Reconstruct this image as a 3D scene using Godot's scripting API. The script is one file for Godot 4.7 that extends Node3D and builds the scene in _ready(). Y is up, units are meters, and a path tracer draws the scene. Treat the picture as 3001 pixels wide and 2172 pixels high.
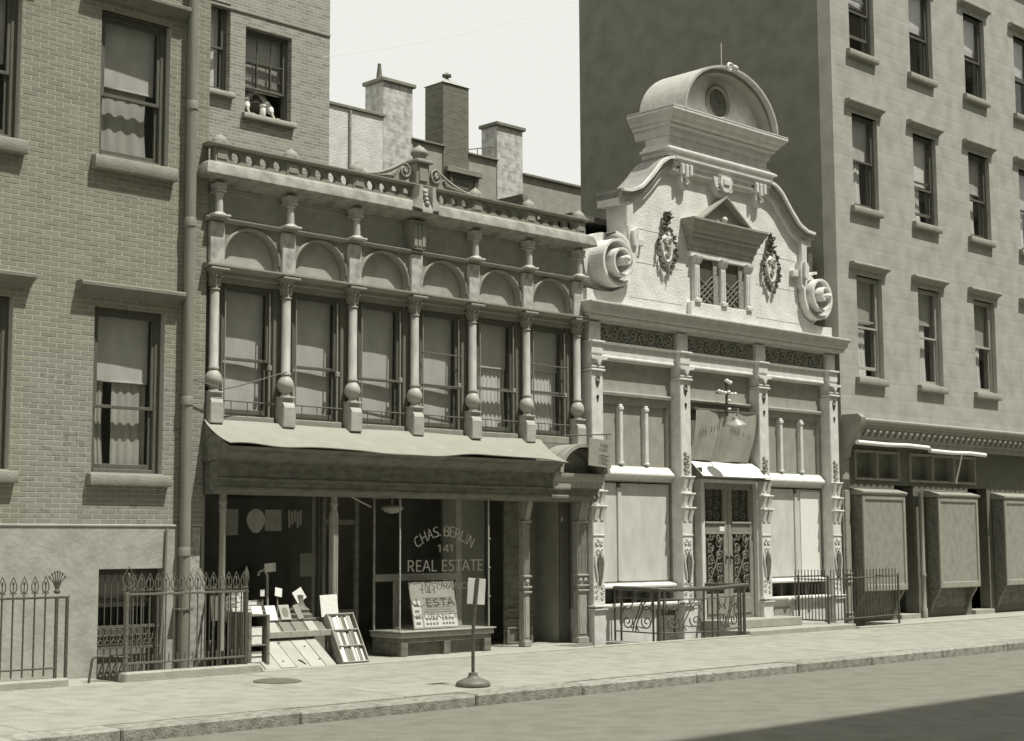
extends Node3D
# A street front in old monochrome tones: brick house, iron-and-stone shop building, gabled hall, painted brick tenement.

class G:  # collects triangles of one mesh
	var v := PackedVector3Array()
	var n := PackedVector3Array()

	func tri3(a: Vector3, b: Vector3, c: Vector3, na: Vector3, nb: Vector3, nc: Vector3) -> void:
		var k := (b - a).cross(c - a)
		if k.length_squared() < 1e-16:
			return
		if k.dot(na + nb + nc) > 0.0:
			v.append(a); v.append(c); v.append(b)
			n.append(na); n.append(nc); n.append(nb)
		else:
			v.append(a); v.append(b); v.append(c)
			n.append(na); n.append(nb); n.append(nc)

	func tri(a: Vector3, b: Vector3, c: Vector3, m: Vector3) -> void:
		tri3(a, b, c, m, m, m)

	func quad(a: Vector3, b: Vector3, c: Vector3, d: Vector3, m: Vector3) -> void:
		tri3(a, b, c, m, m, m)
		tri3(a, c, d, m, m, m)

	# axis-aligned box, optionally with chamfered edges, then moved by t
	func box(x0: float, x1: float, y0: float, y1: float, z0: float, z1: float, b := 0.0, t := Transform3D()) -> void:
		var lo := Vector3(minf(x0, x1), minf(y0, y1), minf(z0, z1))
		var hi := Vector3(maxf(x0, x1), maxf(y0, y1), maxf(z0, z1))
		var c := (lo + hi) / 2.0
		var h := (hi - lo) / 2.0
		b = minf(b, minf(h.x, minf(h.y, h.z)) * 0.6)
		for ax in 3:
			var u := (ax + 1) % 3
			var w := (ax + 2) % 3
			for s: float in [-1.0, 1.0]:
				var nn := Vector3(); nn[ax] = s
				var q: Array[Vector3] = []
				for k: Array in [[-1, -1], [1, -1], [1, 1], [-1, 1]]:
					var p := Vector3()
					p[ax] = s * h[ax]; p[u] = k[0] * (h[u] - b); p[w] = k[1] * (h[w] - b)
					q.append(t * (c + p))
				quad(q[0], q[1], q[2], q[3], t.basis * nn)
		if b <= 0.0:
			return
		for ax in 3:
			var u := (ax + 1) % 3
			var w := (ax + 2) % 3
			for su: float in [-1.0, 1.0]:
				for sw: float in [-1.0, 1.0]:
					var nn := Vector3(); nn[u] = su; nn[w] = sw
					var q: Array[Vector3] = []
					for k: Array in [[-1, 0], [1, 0], [1, 1], [-1, 1]]:
						var p := Vector3()
						p[ax] = k[0] * (h[ax] - b)
						p[u] = su * (h[u] - (b if k[1] else 0.0)); p[w] = sw * (h[w] - (0.0 if k[1] else b))
						q.append(t * (c + p))
					quad(q[0], q[1], q[2], q[3], (t.basis * nn).normalized())
		for sx: float in [-1.0, 1.0]:
			for sy: float in [-1.0, 1.0]:
				for sz: float in [-1.0, 1.0]:
					var s := Vector3(sx, sy, sz)
					var i := h - Vector3.ONE * b
					tri(t * (c + s * Vector3(h.x, i.y, i.z)), t * (c + s * Vector3(i.x, h.y, i.z)), t * (c + s * Vector3(i.x, i.y, h.z)), (t.basis * s).normalized())

	# polygon in the local xy plane drawn out along local z from 0 to d, then moved by t
	func ext(poly: PackedVector2Array, d: float, t := Transform3D(), smooth := 0.75) -> void:
		var cnt := poly.size()
		var area := 0.0
		for i in cnt:
			area += poly[i].cross(poly[(i + 1) % cnt])
		var sg := 1.0 if area > 0.0 else -1.0
		var en := PackedVector2Array()
		for i in cnt:
			var e := (poly[(i + 1) % cnt] - poly[i]).normalized()
			en.append(Vector2(e.y, -e.x) * sg)
		for i in cnt:
			var j := (i + 1) % cnt
			var n0 := en[i]; var n1 := en[i]
			if en[(i + cnt - 1) % cnt].dot(en[i]) > smooth: n0 = (en[(i + cnt - 1) % cnt] + en[i]).normalized()
			if en[j].dot(en[i]) > smooth: n1 = (en[j] + en[i]).normalized()
			var a := t * Vector3(poly[i].x, poly[i].y, 0); var b := t * Vector3(poly[j].x, poly[j].y, 0)
			var c := t * Vector3(poly[j].x, poly[j].y, d); var e2 := t * Vector3(poly[i].x, poly[i].y, d)
			var m0 := (t.basis * Vector3(n0.x, n0.y, 0)).normalized(); var m1 := (t.basis * Vector3(n1.x, n1.y, 0)).normalized()
			tri3(a, b, c, m0, m1, m1)
			tri3(a, c, e2, m0, m1, m0)
		var idx := Geometry2D.triangulate_polygon(poly)
		for k in range(0, idx.size(), 3):
			for e: float in [0.0, d]:
				var m := (t.basis * Vector3(0, 0, 1.0 if (e > 0.0) == (d > 0.0) and e != 0.0 else -signf(d) if e == 0.0 else 1.0)).normalized()
				tri(t * Vector3(poly[idx[k]].x, poly[idx[k]].y, e), t * Vector3(poly[idx[k + 1]].x, poly[idx[k + 1]].y, e), t * Vector3(poly[idx[k + 2]].x, poly[idx[k + 2]].y, e), m)

	func prism(poly: PackedVector2Array, z0: float, z1: float) -> void:
		ext(poly, z1 - z0, Transform3D(Basis(), Vector3(0, 0, z0)))

	# moulding: profile of (z, y) points run along x
	func mould(prof: Array, x0: float, x1: float) -> void:
		var p := PackedVector2Array()
		for q: Vector2 in prof: p.append(q)
		ext(p, x1 - x0, Transform3D(Basis(Vector3(0, 0, 1), Vector3(0, 1, 0), Vector3(1, 0, 0)), Vector3(x0, 0, 0)), 0.8)

	# moulding with mitred returns: profile of (outward, y) run round three sides of a block
	func cornice(prof: Array, x0: float, x1: float, zb: float, z0: float, kx := 1.0) -> void:
		var R := []
		for q: Vector2 in prof:
			R.append([Vector3(x0 - q.x * kx, q.y, zb), Vector3(x0 - q.x * kx, q.y, z0 + q.x), Vector3(x1 + q.x * kx, q.y, z0 + q.x), Vector3(x1 + q.x * kx, q.y, zb)])
		for i in prof.size() - 1:
			var e: Vector2 = (prof[i + 1] - prof[i]).normalized()
			var m := Vector2(e.y, -e.x)
			for k in 3:
				var nn: Vector3 = [Vector3(-m.x, m.y, 0), Vector3(0, m.y, m.x), Vector3(m.x, m.y, 0)][k]
				quad(R[i][k], R[i][k + 1], R[i + 1][k + 1], R[i + 1][k], nn)
		for i: int in [0, prof.size() - 1]:
			quad(R[i][0], R[i][1], R[i][2], R[i][3], Vector3(0, -1 if i == 0 else 1, 0))
		for s: int in [0, 3]:
			for i in prof.size() - 1:
				quad(R[i][s], R[i + 1][s], Vector3((x0 + x1) / 2, R[i + 1][s].y, zb), Vector3((x0 + x1) / 2, R[i][s].y, zb), Vector3(0, 0, -1))

	# profile of (x, y) points run along z is prism(); profile of (radius, height) turned round the axis of t
	func lathe(prof: Array, t: Transform3D, segs := 16, sx := 1.0, sz := 1.0, turn := TAU) -> void:
		var m := prof.size()
		var en: Array[Vector2] = []
		for i in m - 1:
			var e: Vector2 = (prof[i + 1] - prof[i]).normalized()
			en.append(Vector2(e.y, -e.x))
		for i in m - 1:
			var n0 := en[i]; var n1 := en[i]
			if i > 0 and en[i - 1].dot(en[i]) > 0.6: n0 = (en[i - 1] + en[i]).normalized()
			if i < m - 2 and en[i + 1].dot(en[i]) > 0.6: n1 = (en[i + 1] + en[i]).normalized()
			var p0: Vector2 = prof[i]; var p1: Vector2 = prof[i + 1]
			for k in segs:
				var a0 := turn * k / segs; var a1 := turn * (k + 1) / segs
				var c0 := Vector3(cos(a0) * sx, 1, sin(a0) * sz); var c1 := Vector3(cos(a1) * sx, 1, sin(a1) * sz)
				var P := [Vector3(p0.x, p0.y, p0.x) * c0, Vector3(p0.x, p0.y, p0.x) * c1, Vector3(p1.x, p1.y, p1.x) * c1, Vector3(p1.x, p1.y, p1.x) * c0]
				var d0 := Vector3(cos(a0) / sx, 1, sin(a0) / sz); var d1 := Vector3(cos(a1) / sx, 1, sin(a1) / sz)
				var N := [Vector3(n0.x, n0.y, n0.x) * d0, Vector3(n0.x, n0.y, n0.x) * d1, Vector3(n1.x, n1.y, n1.x) * d1, Vector3(n1.x, n1.y, n1.x) * d0]
				for q in 4:
					P[q] = t * P[q]; N[q] = (t.basis * N[q]).normalized()
				tri3(P[0], P[1], P[2], N[0], N[1], N[2])
				tri3(P[0], P[2], P[3], N[0], N[2], N[3])

	func ball(c: Vector3, r: Vector3, segs := 12) -> void:
		var prof := []
		for i in range(segs / 2 + 1):
			var a := -PI / 2 + PI * i / (segs / 2)
			prof.append(Vector2(maxf(cos(a), 0.0), sin(a)))
		lathe(prof, Transform3D(Basis().scaled(r), c), segs)

	# round bar along a path; flat < 1 squeezes it along axis `ax`
	func tube(path: Array, r: float, segs := 8, closed := false, r1 := -1.0, caps := true) -> void:
		var m := path.size()
		if m < 2: return
		var rings: Array = []
		var up := Vector3.UP
		var last := Vector3.ZERO
		for i in m:
			var pa: Vector3 = path[(i - 1 + m) % m] if closed else path[maxi(i - 1, 0)]
			var pb: Vector3 = path[(i + 1) % m] if closed else path[mini(i + 1, m - 1)]
			var d := (pb - pa).normalized()
			if i == 0:
				up = Vector3.UP if absf(d.y) < 0.9 else Vector3.BACK
			var s := d.cross(up).normalized()
			if s.length() < 0.5: s = d.cross(Vector3.RIGHT).normalized()
			up = s.cross(d).normalized()
			var rr := r if r1 < 0.0 else lerpf(r, r1, float(i) / (m - 1))
			var ring := []
			for k in segs:
				var a := TAU * k / segs
				var o := s * cos(a) + up * sin(a)
				ring.append([(path[i] as Vector3) + o * rr, o])
			rings.append(ring)
			last = d
		for i in (m if closed else m - 1):
			var A: Array = rings[i]; var B: Array = rings[(i + 1) % m]
			for k in segs:
				var l := (k + 1) % segs
				tri3(A[k][0], A[l][0], B[l][0], A[k][1], A[l][1], B[l][1])
				tri3(A[k][0], B[l][0], B[k][0], A[k][1], B[l][1], B[k][1])
		if not closed and caps:
			for e in 2:
				var R: Array = rings[0] if e == 0 else rings[m - 1]
				var d: Vector3 = ((path[0] as Vector3) - (path[1] as Vector3)).normalized() if e == 0 else last
				for k in range(1, segs - 1):
					tri(R[0][0], R[k][0], R[k + 1][0], d)

	# surface f(u, v) on [0,1]^2, with a thickness th against its normal
	func sheet(f: Callable, nu: int, nv: int, th := 0.0) -> void:
		var P := []; var N := []
		for i in nu + 1:
			for j in nv + 1:
				var u := float(i) / nu; var w := float(j) / nv
				var p: Vector3 = f.call(u, w)
				var du: Vector3 = f.call(u + 0.01, w) - f.call(u - 0.01, w)
				var dv: Vector3 = f.call(u, w + 0.01) - f.call(u, w - 0.01)
				P.append(p); N.append(du.cross(dv).normalized())
		for i in nu:
			for j in nv:
				var a := i * (nv + 1) + j; var b := a + nv + 1
				for sd: float in ([0.0, th] if th > 0.0 else [0.0]):
					var q := 1.0 if sd == 0.0 else -1.0
					tri3(P[a] - N[a] * sd, P[b] - N[b] * sd, P[b + 1] - N[b + 1] * sd, N[a] * q, N[b] * q, N[b + 1] * q)
					tri3(P[a] - N[a] * sd, P[b + 1] - N[b + 1] * sd, P[a + 1] - N[a + 1] * sd, N[a] * q, N[b + 1] * q, N[a + 1] * q)
		if th > 0.0:
			for i in nu:
				for j: int in [0, nv]:
					var a := i * (nv + 1) + j; var b := a + nv + 1
					var o: Vector3 = (P[a] - P[i * (nv + 1) + (1 if j == 0 else nv - 1)]).normalized()
					quad(P[a], P[b], P[b] - N[b] * th, P[a] - N[a] * th, o)
			for j in nv:
				for i: int in [0, nu]:
					var a := i * (nv + 1) + j
					var o: Vector3 = (P[a] - P[(1 if i == 0 else nu - 1) * (nv + 1) + j]).normalized()
					quad(P[a], P[a + 1], P[a + 1] - N[a + 1] * th, P[a] - N[a] * th, o)

	# wall in a plane of constant z with rectangular openings [x0, x1, y0, y1]
	func wall(x0: float, x1: float, y0: float, y1: float, zf: float, zb: float, holes: Array) -> void:
		var xs := [x0, x1]; var ys := [y0, y1]
		for h: Array in holes:
			xs.append_array([h[0], h[1]]); ys.append_array([h[2], h[3]])
		xs.sort(); ys.sort()
		for i in xs.size() - 1:
			for j in ys.size() - 1:
				var a: float = xs[i]; var b: float = xs[i + 1]; var c: float = ys[j]; var d: float = ys[j + 1]
				if b - a < 1e-5 or d - c < 1e-5 or (a + b) / 2 < x0 or (a + b) / 2 > x1 or (c + d) / 2 < y0 or (c + d) / 2 > y1: continue
				var open := false
				for h: Array in holes:
					if (a + b) / 2 > h[0] and (a + b) / 2 < h[1] and (c + d) / 2 > h[2] and (c + d) / 2 < h[3]: open = true
				if open: continue
				quad(Vector3(a, c, zf), Vector3(b, c, zf), Vector3(b, d, zf), Vector3(a, d, zf), Vector3(0, 0, signf(zf - zb)))
				quad(Vector3(a, c, zb), Vector3(b, c, zb), Vector3(b, d, zb), Vector3(a, d, zb), Vector3(0, 0, signf(zb - zf)))
		for h: Array in holes + [[x0, x1, y0, y1]]:
			var s := -1.0 if h[0] == x0 and h[1] == x1 and h[2] == y0 and h[3] == y1 else 1.0
			quad(Vector3(h[0], h[2], zf), Vector3(h[0], h[3], zf), Vector3(h[0], h[3], zb), Vector3(h[0], h[2], zb), Vector3(s, 0, 0))
			quad(Vector3(h[1], h[2], zf), Vector3(h[1], h[3], zf), Vector3(h[1], h[3], zb), Vector3(h[1], h[2], zb), Vector3(-s, 0, 0))
			quad(Vector3(h[0], h[2], zf), Vector3(h[1], h[2], zf), Vector3(h[1], h[2], zb), Vector3(h[0], h[2], zb), Vector3(0, s, 0))
			quad(Vector3(h[0], h[3], zf), Vector3(h[1], h[3], zf), Vector3(h[1], h[3], zb), Vector3(h[0], h[3], zb), Vector3(0, -s, 0))

	func mesh() -> ArrayMesh:
		var a := []
		a.resize(Mesh.ARRAY_MAX)
		a[Mesh.ARRAY_VERTEX] = v
		a[Mesh.ARRAY_NORMAL] = n
		var m := ArrayMesh.new()
		m.add_surface_from_arrays(Mesh.PRIMITIVE_TRIANGLES, a)
		return m

	func shift(o: Vector3) -> void:
		for i in v.size(): v[i] -= o

	func bounds() -> AABB:
		var b := AABB(v[0], Vector3.ZERO)
		for p in v: b = b.expand(p)
		return b

var rng := RandomNumberGenerator.new()
var names := {}
var mats := {}
var tex := {}
const NONE := Vector3.ZERO

func V2(a: Array) -> PackedVector2Array:
	var p := PackedVector2Array()
	for i in range(0, a.size(), 2): p.append(Vector2(a[i], a[i + 1]))
	return p

func prof(a: Array) -> Array:
	var p := []
	for i in range(0, a.size(), 2): p.append(Vector2(a[i], a[i + 1]))
	return p

func at(x: float, y: float, z: float) -> Transform3D:
	return Transform3D(Basis(), Vector3(x, y, z))

func nm(parent: Node, called: String) -> String:
	var key := str(parent.get_instance_id()) + called
	var k: int = names.get(key, 0)
	names[key] = k + 1
	return called if k == 0 else "%s_%03d" % [called, k]

func org(p: Node) -> Vector3:
	var o := Vector3.ZERO
	while p is Node3D and p != self:
		o += (p as Node3D).position
		p = p.get_parent()
	return o

func tag(o: Node3D, label: String, category := "", group := "") -> Node3D:
	if label: o.set_meta("label", label)
	if category: o.set_meta("category", category)
	if group: o.set_meta("group", group)
	return o

func thing(called: String, label: String, category: String, where: Vector3, group := "") -> Node3D:
	var o := Node3D.new()
	o.name = nm(self, called)
	add_child(o)
	o.position = where
	return tag(o, label, category, group)

# one mesh under a thing or part; coordinates are given in the world
func part(g: G, called: String, m: Material, parent: Node3D, label := "") -> MeshInstance3D:
	var o := MeshInstance3D.new()
	o.name = nm(parent, called)
	g.shift(org(parent))
	o.mesh = g.mesh()
	o.material_override = m
	parent.add_child(o)
	if label: o.set_meta("label", label)
	return o

# a thing that is one mesh
func single(g: G, called: String, m: Material, label: String, category: String, group := "") -> MeshInstance3D:
	var b := g.bounds()
	var base := Vector3(b.get_center().x, b.position.y, b.get_center().z)
	var o := MeshInstance3D.new()
	o.name = nm(self, called)
	g.shift(base)
	o.mesh = g.mesh()
	o.material_override = m
	add_child(o)
	o.position = base
	tag(o, label, category, group)
	return o

func struct(g: G, called: String, m: Material) -> MeshInstance3D:
	var o := single(g, called, m, "", "")
	o.set_meta("kind", "structure")
	return o

func copy_of(o: Node3D, where: Vector3, label: String, turn := 0.0) -> Node3D:
	var c: Node3D = o.duplicate()
	var base := String(o.name).rstrip("0123456789").trim_suffix("_")
	c.name = nm(self, base)
	add_child(c)
	c.position = where
	c.rotation.y = turn
	c.set_meta("label", label)
	return c

# ---- tones and surfaces -------------------------------------------------------------------------------------------
func tone(r: float) -> Color:  # a reflectance of the olive-grey monochrome world
	return Color(r * 1.0, r * 0.99, r * lerpf(0.74, 0.95, clampf(r / 0.6, 0, 1))).linear_to_srgb()

func noise(seed_: int, freq: float, oct: int, lo: float, hi: float, cells := false, normal := 0.0, size := 512, a := 0.3, b := 0.7) -> NoiseTexture2D:
	var f := FastNoiseLite.new()
	f.seed = seed_; f.frequency = freq; f.fractal_octaves = oct
	f.noise_type = FastNoiseLite.TYPE_CELLULAR if cells else FastNoiseLite.TYPE_SIMPLEX_SMOOTH
	var t := NoiseTexture2D.new()
	t.width = size; t.height = size; t.seamless = true; t.noise = f; t.normalize = true
	if normal > 0.0:
		t.as_normal_map = true; t.bump_strength = normal
	else:
		var g := Gradient.new()
		g.offsets = PackedFloat32Array([0.0, a, b, 1.0])
		var d := lerpf(lo, hi, 0.35)
		var e := lerpf(lo, hi, 0.85)
		g.colors = PackedColorArray([Color(lo, lo, lo * 0.985), Color(d, d, d * 0.99), Color(e, e, e), Color(hi, hi, hi)])
		t.color_ramp = g
	return t

func textures() -> void:
	tex.grain = noise(1, 0.035, 5, 0.90, 1.0)
	tex.stain = noise(2, 0.004, 8, 0.90, 1.0, false, 0.0, 1024, 0.3, 0.7)
	tex.soot = noise(3, 0.006, 8, 0.68, 1.0, false, 0.0, 1024, 0.25, 0.65)
	tex.mottle = noise(13, 0.007, 8, 0.87, 1.0, false, 0.0, 1024, 0.3, 0.65)
	tex.wood = noise(4, 0.02, 5, 0.82, 1.0)
	tex.speck = noise(5, 0.12, 4, 0.82, 1.0)
	tex.stuccon = noise(6, 0.06, 5, 0, 0, false, 3.0)
	tex.pebblen = noise(7, 0.12, 4, 0, 0, false, 5.0)
	tex.wavyn = noise(8, 0.012, 3, 0, 0, false, 6.0)
	# brick courses for walls too far off to build brick by brick
	var W := 512
	var im := Image.create(W, W, false, Image.FORMAT_RGB8)
	var hm := Image.create(W, W, false, Image.FORMAT_RGB8)
	var r := RandomNumberGenerator.new()
	r.seed = 11
	var fn := FastNoiseLite.new()
	fn.seed = 5; fn.frequency = 0.05
	im.fill(Color(0.97, 0.97, 0.95)); hm.fill(Color(0.2, 0.2, 0.2))
	for row in 16:
		for k in 4:
			var s := 0.74 + 0.16 * r.randf()
			var x0 := k * 128 + (64 if row % 2 else 0) + r.randi_range(-3, 3)
			var h := 0.7 + 0.3 * r.randf()
			for px in range(4, 124):
				for py in range(4, 29):
					var X := (x0 + px + W) % W; var Y := row * 32 + py
					var q := s + 0.06 * fn.get_noise_2d(X, Y)
					im.set_pixel(X, Y, Color(q, q, q * 0.985)); hm.set_pixel(X, Y, Color(h, h, h))
	tex.brick = ImageTexture.create_from_image(im)
	hm.bump_map_to_normal_map(2.0)
	tex.brickn = ImageTexture.create_from_image(hm)

func mt(r: float, t := "grain", sc := Vector3.ONE, rough := 0.85, bump := "", bs := 1.0, metal := 0.0) -> StandardMaterial3D:
	var key := "%s|%s|%s|%s|%s|%s|%s" % [r, t, sc, rough, bump, bs, metal]
	if mats.has(key): return mats[key]
	var m := StandardMaterial3D.new()
	m.albedo_color = tone(r)
	if t: m.albedo_texture = tex[t]
	m.roughness = rough
	m.metallic = metal
	m.uv1_triplanar = true
	m.uv1_world_triplanar = true
	m.uv1_scale = sc
	if bump:
		m.normal_enabled = true; m.normal_texture = tex[bump]; m.normal_scale = bs
	mats[key] = m
	return m

var M := {}

func materials() -> void:
	textures()
	var u := Vector3.ONE
	M.brick = [mt(0.28, "speck", u * 2), mt(0.295, "speck", u * 2.1), mt(0.31, "speck", u * 2.2), mt(0.27, "speck", u * 1.9), mt(0.30, "soot", u * 1.3)]
	M.mortar = mt(0.47, "speck", u * 1.5)
	M.stucco = mt(0.39, "mottle", u * 0.35, 0.9, "stuccon", 0.22)
	M.plaster = mt(0.46, "soot", u * 1.4, 0.9, "stuccon", 1.0)
	M.brown = mt(0.27, "stain", u * 0.8, 0.85, "stuccon", 0.5)
	M.lintel = mt(0.20, "stain", u * 0.8, 0.85, "stuccon", 0.5)
	M.sash = mt(0.12, "wood", Vector3(3, 0.5, 3), 0.6)
	M.sashlight = mt(0.42, "wood", Vector3(3, 0.5, 3), 0.6)
	M.dark = mt(0.07, "grain", u)
	M.room = mt(0.22, "stain", u * 0.6)
	M.blind = mt(0.56, "stain", Vector3(0.8, 0.35, 0.8), 0.9)
	M.blindmid = mt(0.42, "stain", Vector3(0.8, 0.35, 0.8), 0.9)
	M.lace = mt(0.72, "grain", Vector3(3, 0.3, 3), 0.95)
	M.linen = mt(0.8, "grain", u * 2, 0.95)
	M.pipe = mt(0.24, "stain", Vector3(2, 0.3, 2), 0.6)
	M.iron = mt(0.10, "soot", u * 3, 0.55)
	M.ironold = mt(0.15, "soot", u * 3, 0.65)
	M.front = mt(0.29, "stain", u * 0.9, 0.7, "stuccon", 0.35)     # painted cast iron of the columned front
	M.frontdark = mt(0.24, "stain", u * 0.9, 0.75, "stuccon", 0.35)
	M.tin = mt(0.42, "stain", u * 0.7, 0.6, "wavyn", 0.3)
	M.shop = mt(0.19, "soot", Vector3(0.5, 1.2, 1.2), 0.65)
	M.shoplight = mt(0.36, "wood", Vector3(2, 0.4, 2), 0.6)
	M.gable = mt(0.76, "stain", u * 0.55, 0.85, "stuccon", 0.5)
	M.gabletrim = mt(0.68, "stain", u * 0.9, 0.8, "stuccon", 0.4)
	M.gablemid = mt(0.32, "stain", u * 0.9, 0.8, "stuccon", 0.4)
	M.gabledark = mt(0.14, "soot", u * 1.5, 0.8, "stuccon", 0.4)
	M.board = mt(0.58, "stain", Vector3(0.7, 0.3, 0.7), 0.8)
	M.white = mt(0.82, "grain", u * 1.2, 0.8)
	M.paper = mt(0.85, "grain", u * 1.0, 0.95)
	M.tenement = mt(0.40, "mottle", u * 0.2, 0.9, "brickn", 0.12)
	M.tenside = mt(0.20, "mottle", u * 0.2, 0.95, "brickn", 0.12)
	M.tentrim = mt(0.30, "stain", u * 0.8, 0.85, "stuccon", 0.4)
	M.rear = mt(0.42, "brick", Vector3(1.16, 0.96, 1.16), 0.9, "brickn", 0.6)
	M.rearplaster = mt(0.66, "stain", u * 0.5, 0.9, "stuccon", 0.6)
	M.reargrey = mt(0.34, "stain", u * 0.6, 0.9, "stuccon", 0.6)
	M.chimneydark = mt(0.20, "brick", Vector3(1.16, 0.96, 1.16), 0.9, "brickn", 0.8)
	M.chimneypale = mt(0.60, "soot", u * 0.5, 0.9, "brickn", 0.35)
	M.roof = mt(0.10, "stain", u, 0.9)
	M.walk = mt(0.305, "mottle", u * 0.3, 0.92, "pebblen", 0.2)
	M.road = mt(0.175, "mottle", u * 0.25, 0.92, "pebblen", 0.3)
	M.curb = mt(0.30, "soot", u * 0.9, 0.85, "stuccon", 0.8)
	M.step = mt(0.36, "stain", u * 0.8, 0.85, "stuccon", 0.5)
	M.plank = mt(0.46, "wood", Vector3(4, 0.6, 0.6), 0.8)
	M.letter = mt(0.14, "grain", u * 4, 0.5)
	M.ink = mt(0.08, "", u, 0.9)
	M.skin = mt(0.36, "", u, 0.7)
	var gl := StandardMaterial3D.new()
	gl.albedo_color = Color(0.1, 0.1, 0.09, 0.03)
	gl.transparency = BaseMaterial3D.TRANSPARENCY_ALPHA
	gl.roughness = 0.02
	gl.metallic_specular = 0.38
	M.glass = gl

func text(s: String, h: float, w: float, c: Vector3, parent: Node3D, m: Material, called := "lettering", font := "Droid Sans", tilt := 0.0, flat := 0.004) -> void:
	var f := SystemFont.new()
	f.font_names = PackedStringArray([font])
	var t := TextMesh.new()
	t.text = s; t.font = f; t.font_size = 32; t.pixel_size = 0.01; t.depth = 0.03; t.curve_step = 3.0
	var b := t.get_aabb()
	var o := MeshInstance3D.new()
	o.name = nm(parent, called)
	o.mesh = t
	o.material_override = m
	parent.add_child(o)
	var sx := w / maxf(b.size.x, 0.01); var sy := h / maxf(b.size.y, 0.01)
	o.scale = Vector3(sx, sy, flat / 0.03)
	o.rotation.z = tilt
	o.position = c - org(parent) - Basis(Vector3.BACK, tilt) * (b.get_center() * Vector3(sx, sy, 0))

func _ready() -> void:
	rng.seed = 20
	# camera: on the far pavement, turned right along the row and a little up
	var cam := Camera3D.new()
	cam.name = "camera"
	var yaw := 0.77983; var pitch := 0.11014; var roll := -0.00465
	var fwd := Vector3(sin(yaw) * cos(pitch), sin(pitch), -cos(yaw) * cos(pitch))
	var r0 := Vector3(cos(yaw), 0, sin(yaw))
	var u0 := r0.cross(fwd)
	var right := r0 * cos(roll) + u0 * sin(roll)
	var up := u0 * cos(roll) - r0 * sin(roll)
	cam.transform = Transform3D(Basis(right, up, -fwd), Vector3(-12.0103, 1.70, 17.8114))
	cam.fov = rad_to_deg(2.0 * atan(1086.0 / 4600.0))
	cam.near = 0.1
	cam.far = 400.0
	cam.current = true
	add_child(cam)
	var sky := ProceduralSkyMaterial.new()
	sky.sky_top_color = Color(0.885, 0.885, 0.86)
	sky.sky_horizon_color = Color(0.905, 0.905, 0.885)
	sky.sky_curve = 0.2
	sky.ground_horizon_color = Color(0.55, 0.55, 0.48)
	sky.ground_bottom_color = Color(0.45, 0.45, 0.38)
	sky.sun_angle_max = 20.0
	var env := Environment.new()
	env.background_mode = Environment.BG_SKY
	env.sky = Sky.new()
	env.sky.sky_material = sky
	env.tonemap_mode = Environment.TONE_MAPPER_LINEAR
	env.tonemap_exposure = 1.12
	env.sdfgi_enabled = true
	env.ssao_enabled = true
	env.ssil_enabled = true
	var we := WorldEnvironment.new()
	we.name = "sky_and_air"
	we.environment = env
	add_child(we)
	var sun := DirectionalLight3D.new()
	sun.name = "sun"
	sun.light_color = Color(1.0, 0.99, 0.95)
	sun.light_energy = 1.6
	sun.light_angular_distance = 0.5
	sun.shadow_enabled = true
	sun.look_at_from_position(Vector3(0.45, 2.4, 1.0), Vector3.ZERO, Vector3.UP)
	add_child(sun)
	sun.position = Vector3(0, 40, 10)
	materials()
	ground()
	rear_houses()
	brick_house()
	columned_building()
	shopfront()
	gabled_building()
	tenement()
	opposite_building()
	ironwork()
	bookstall()
	small_things()

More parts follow.
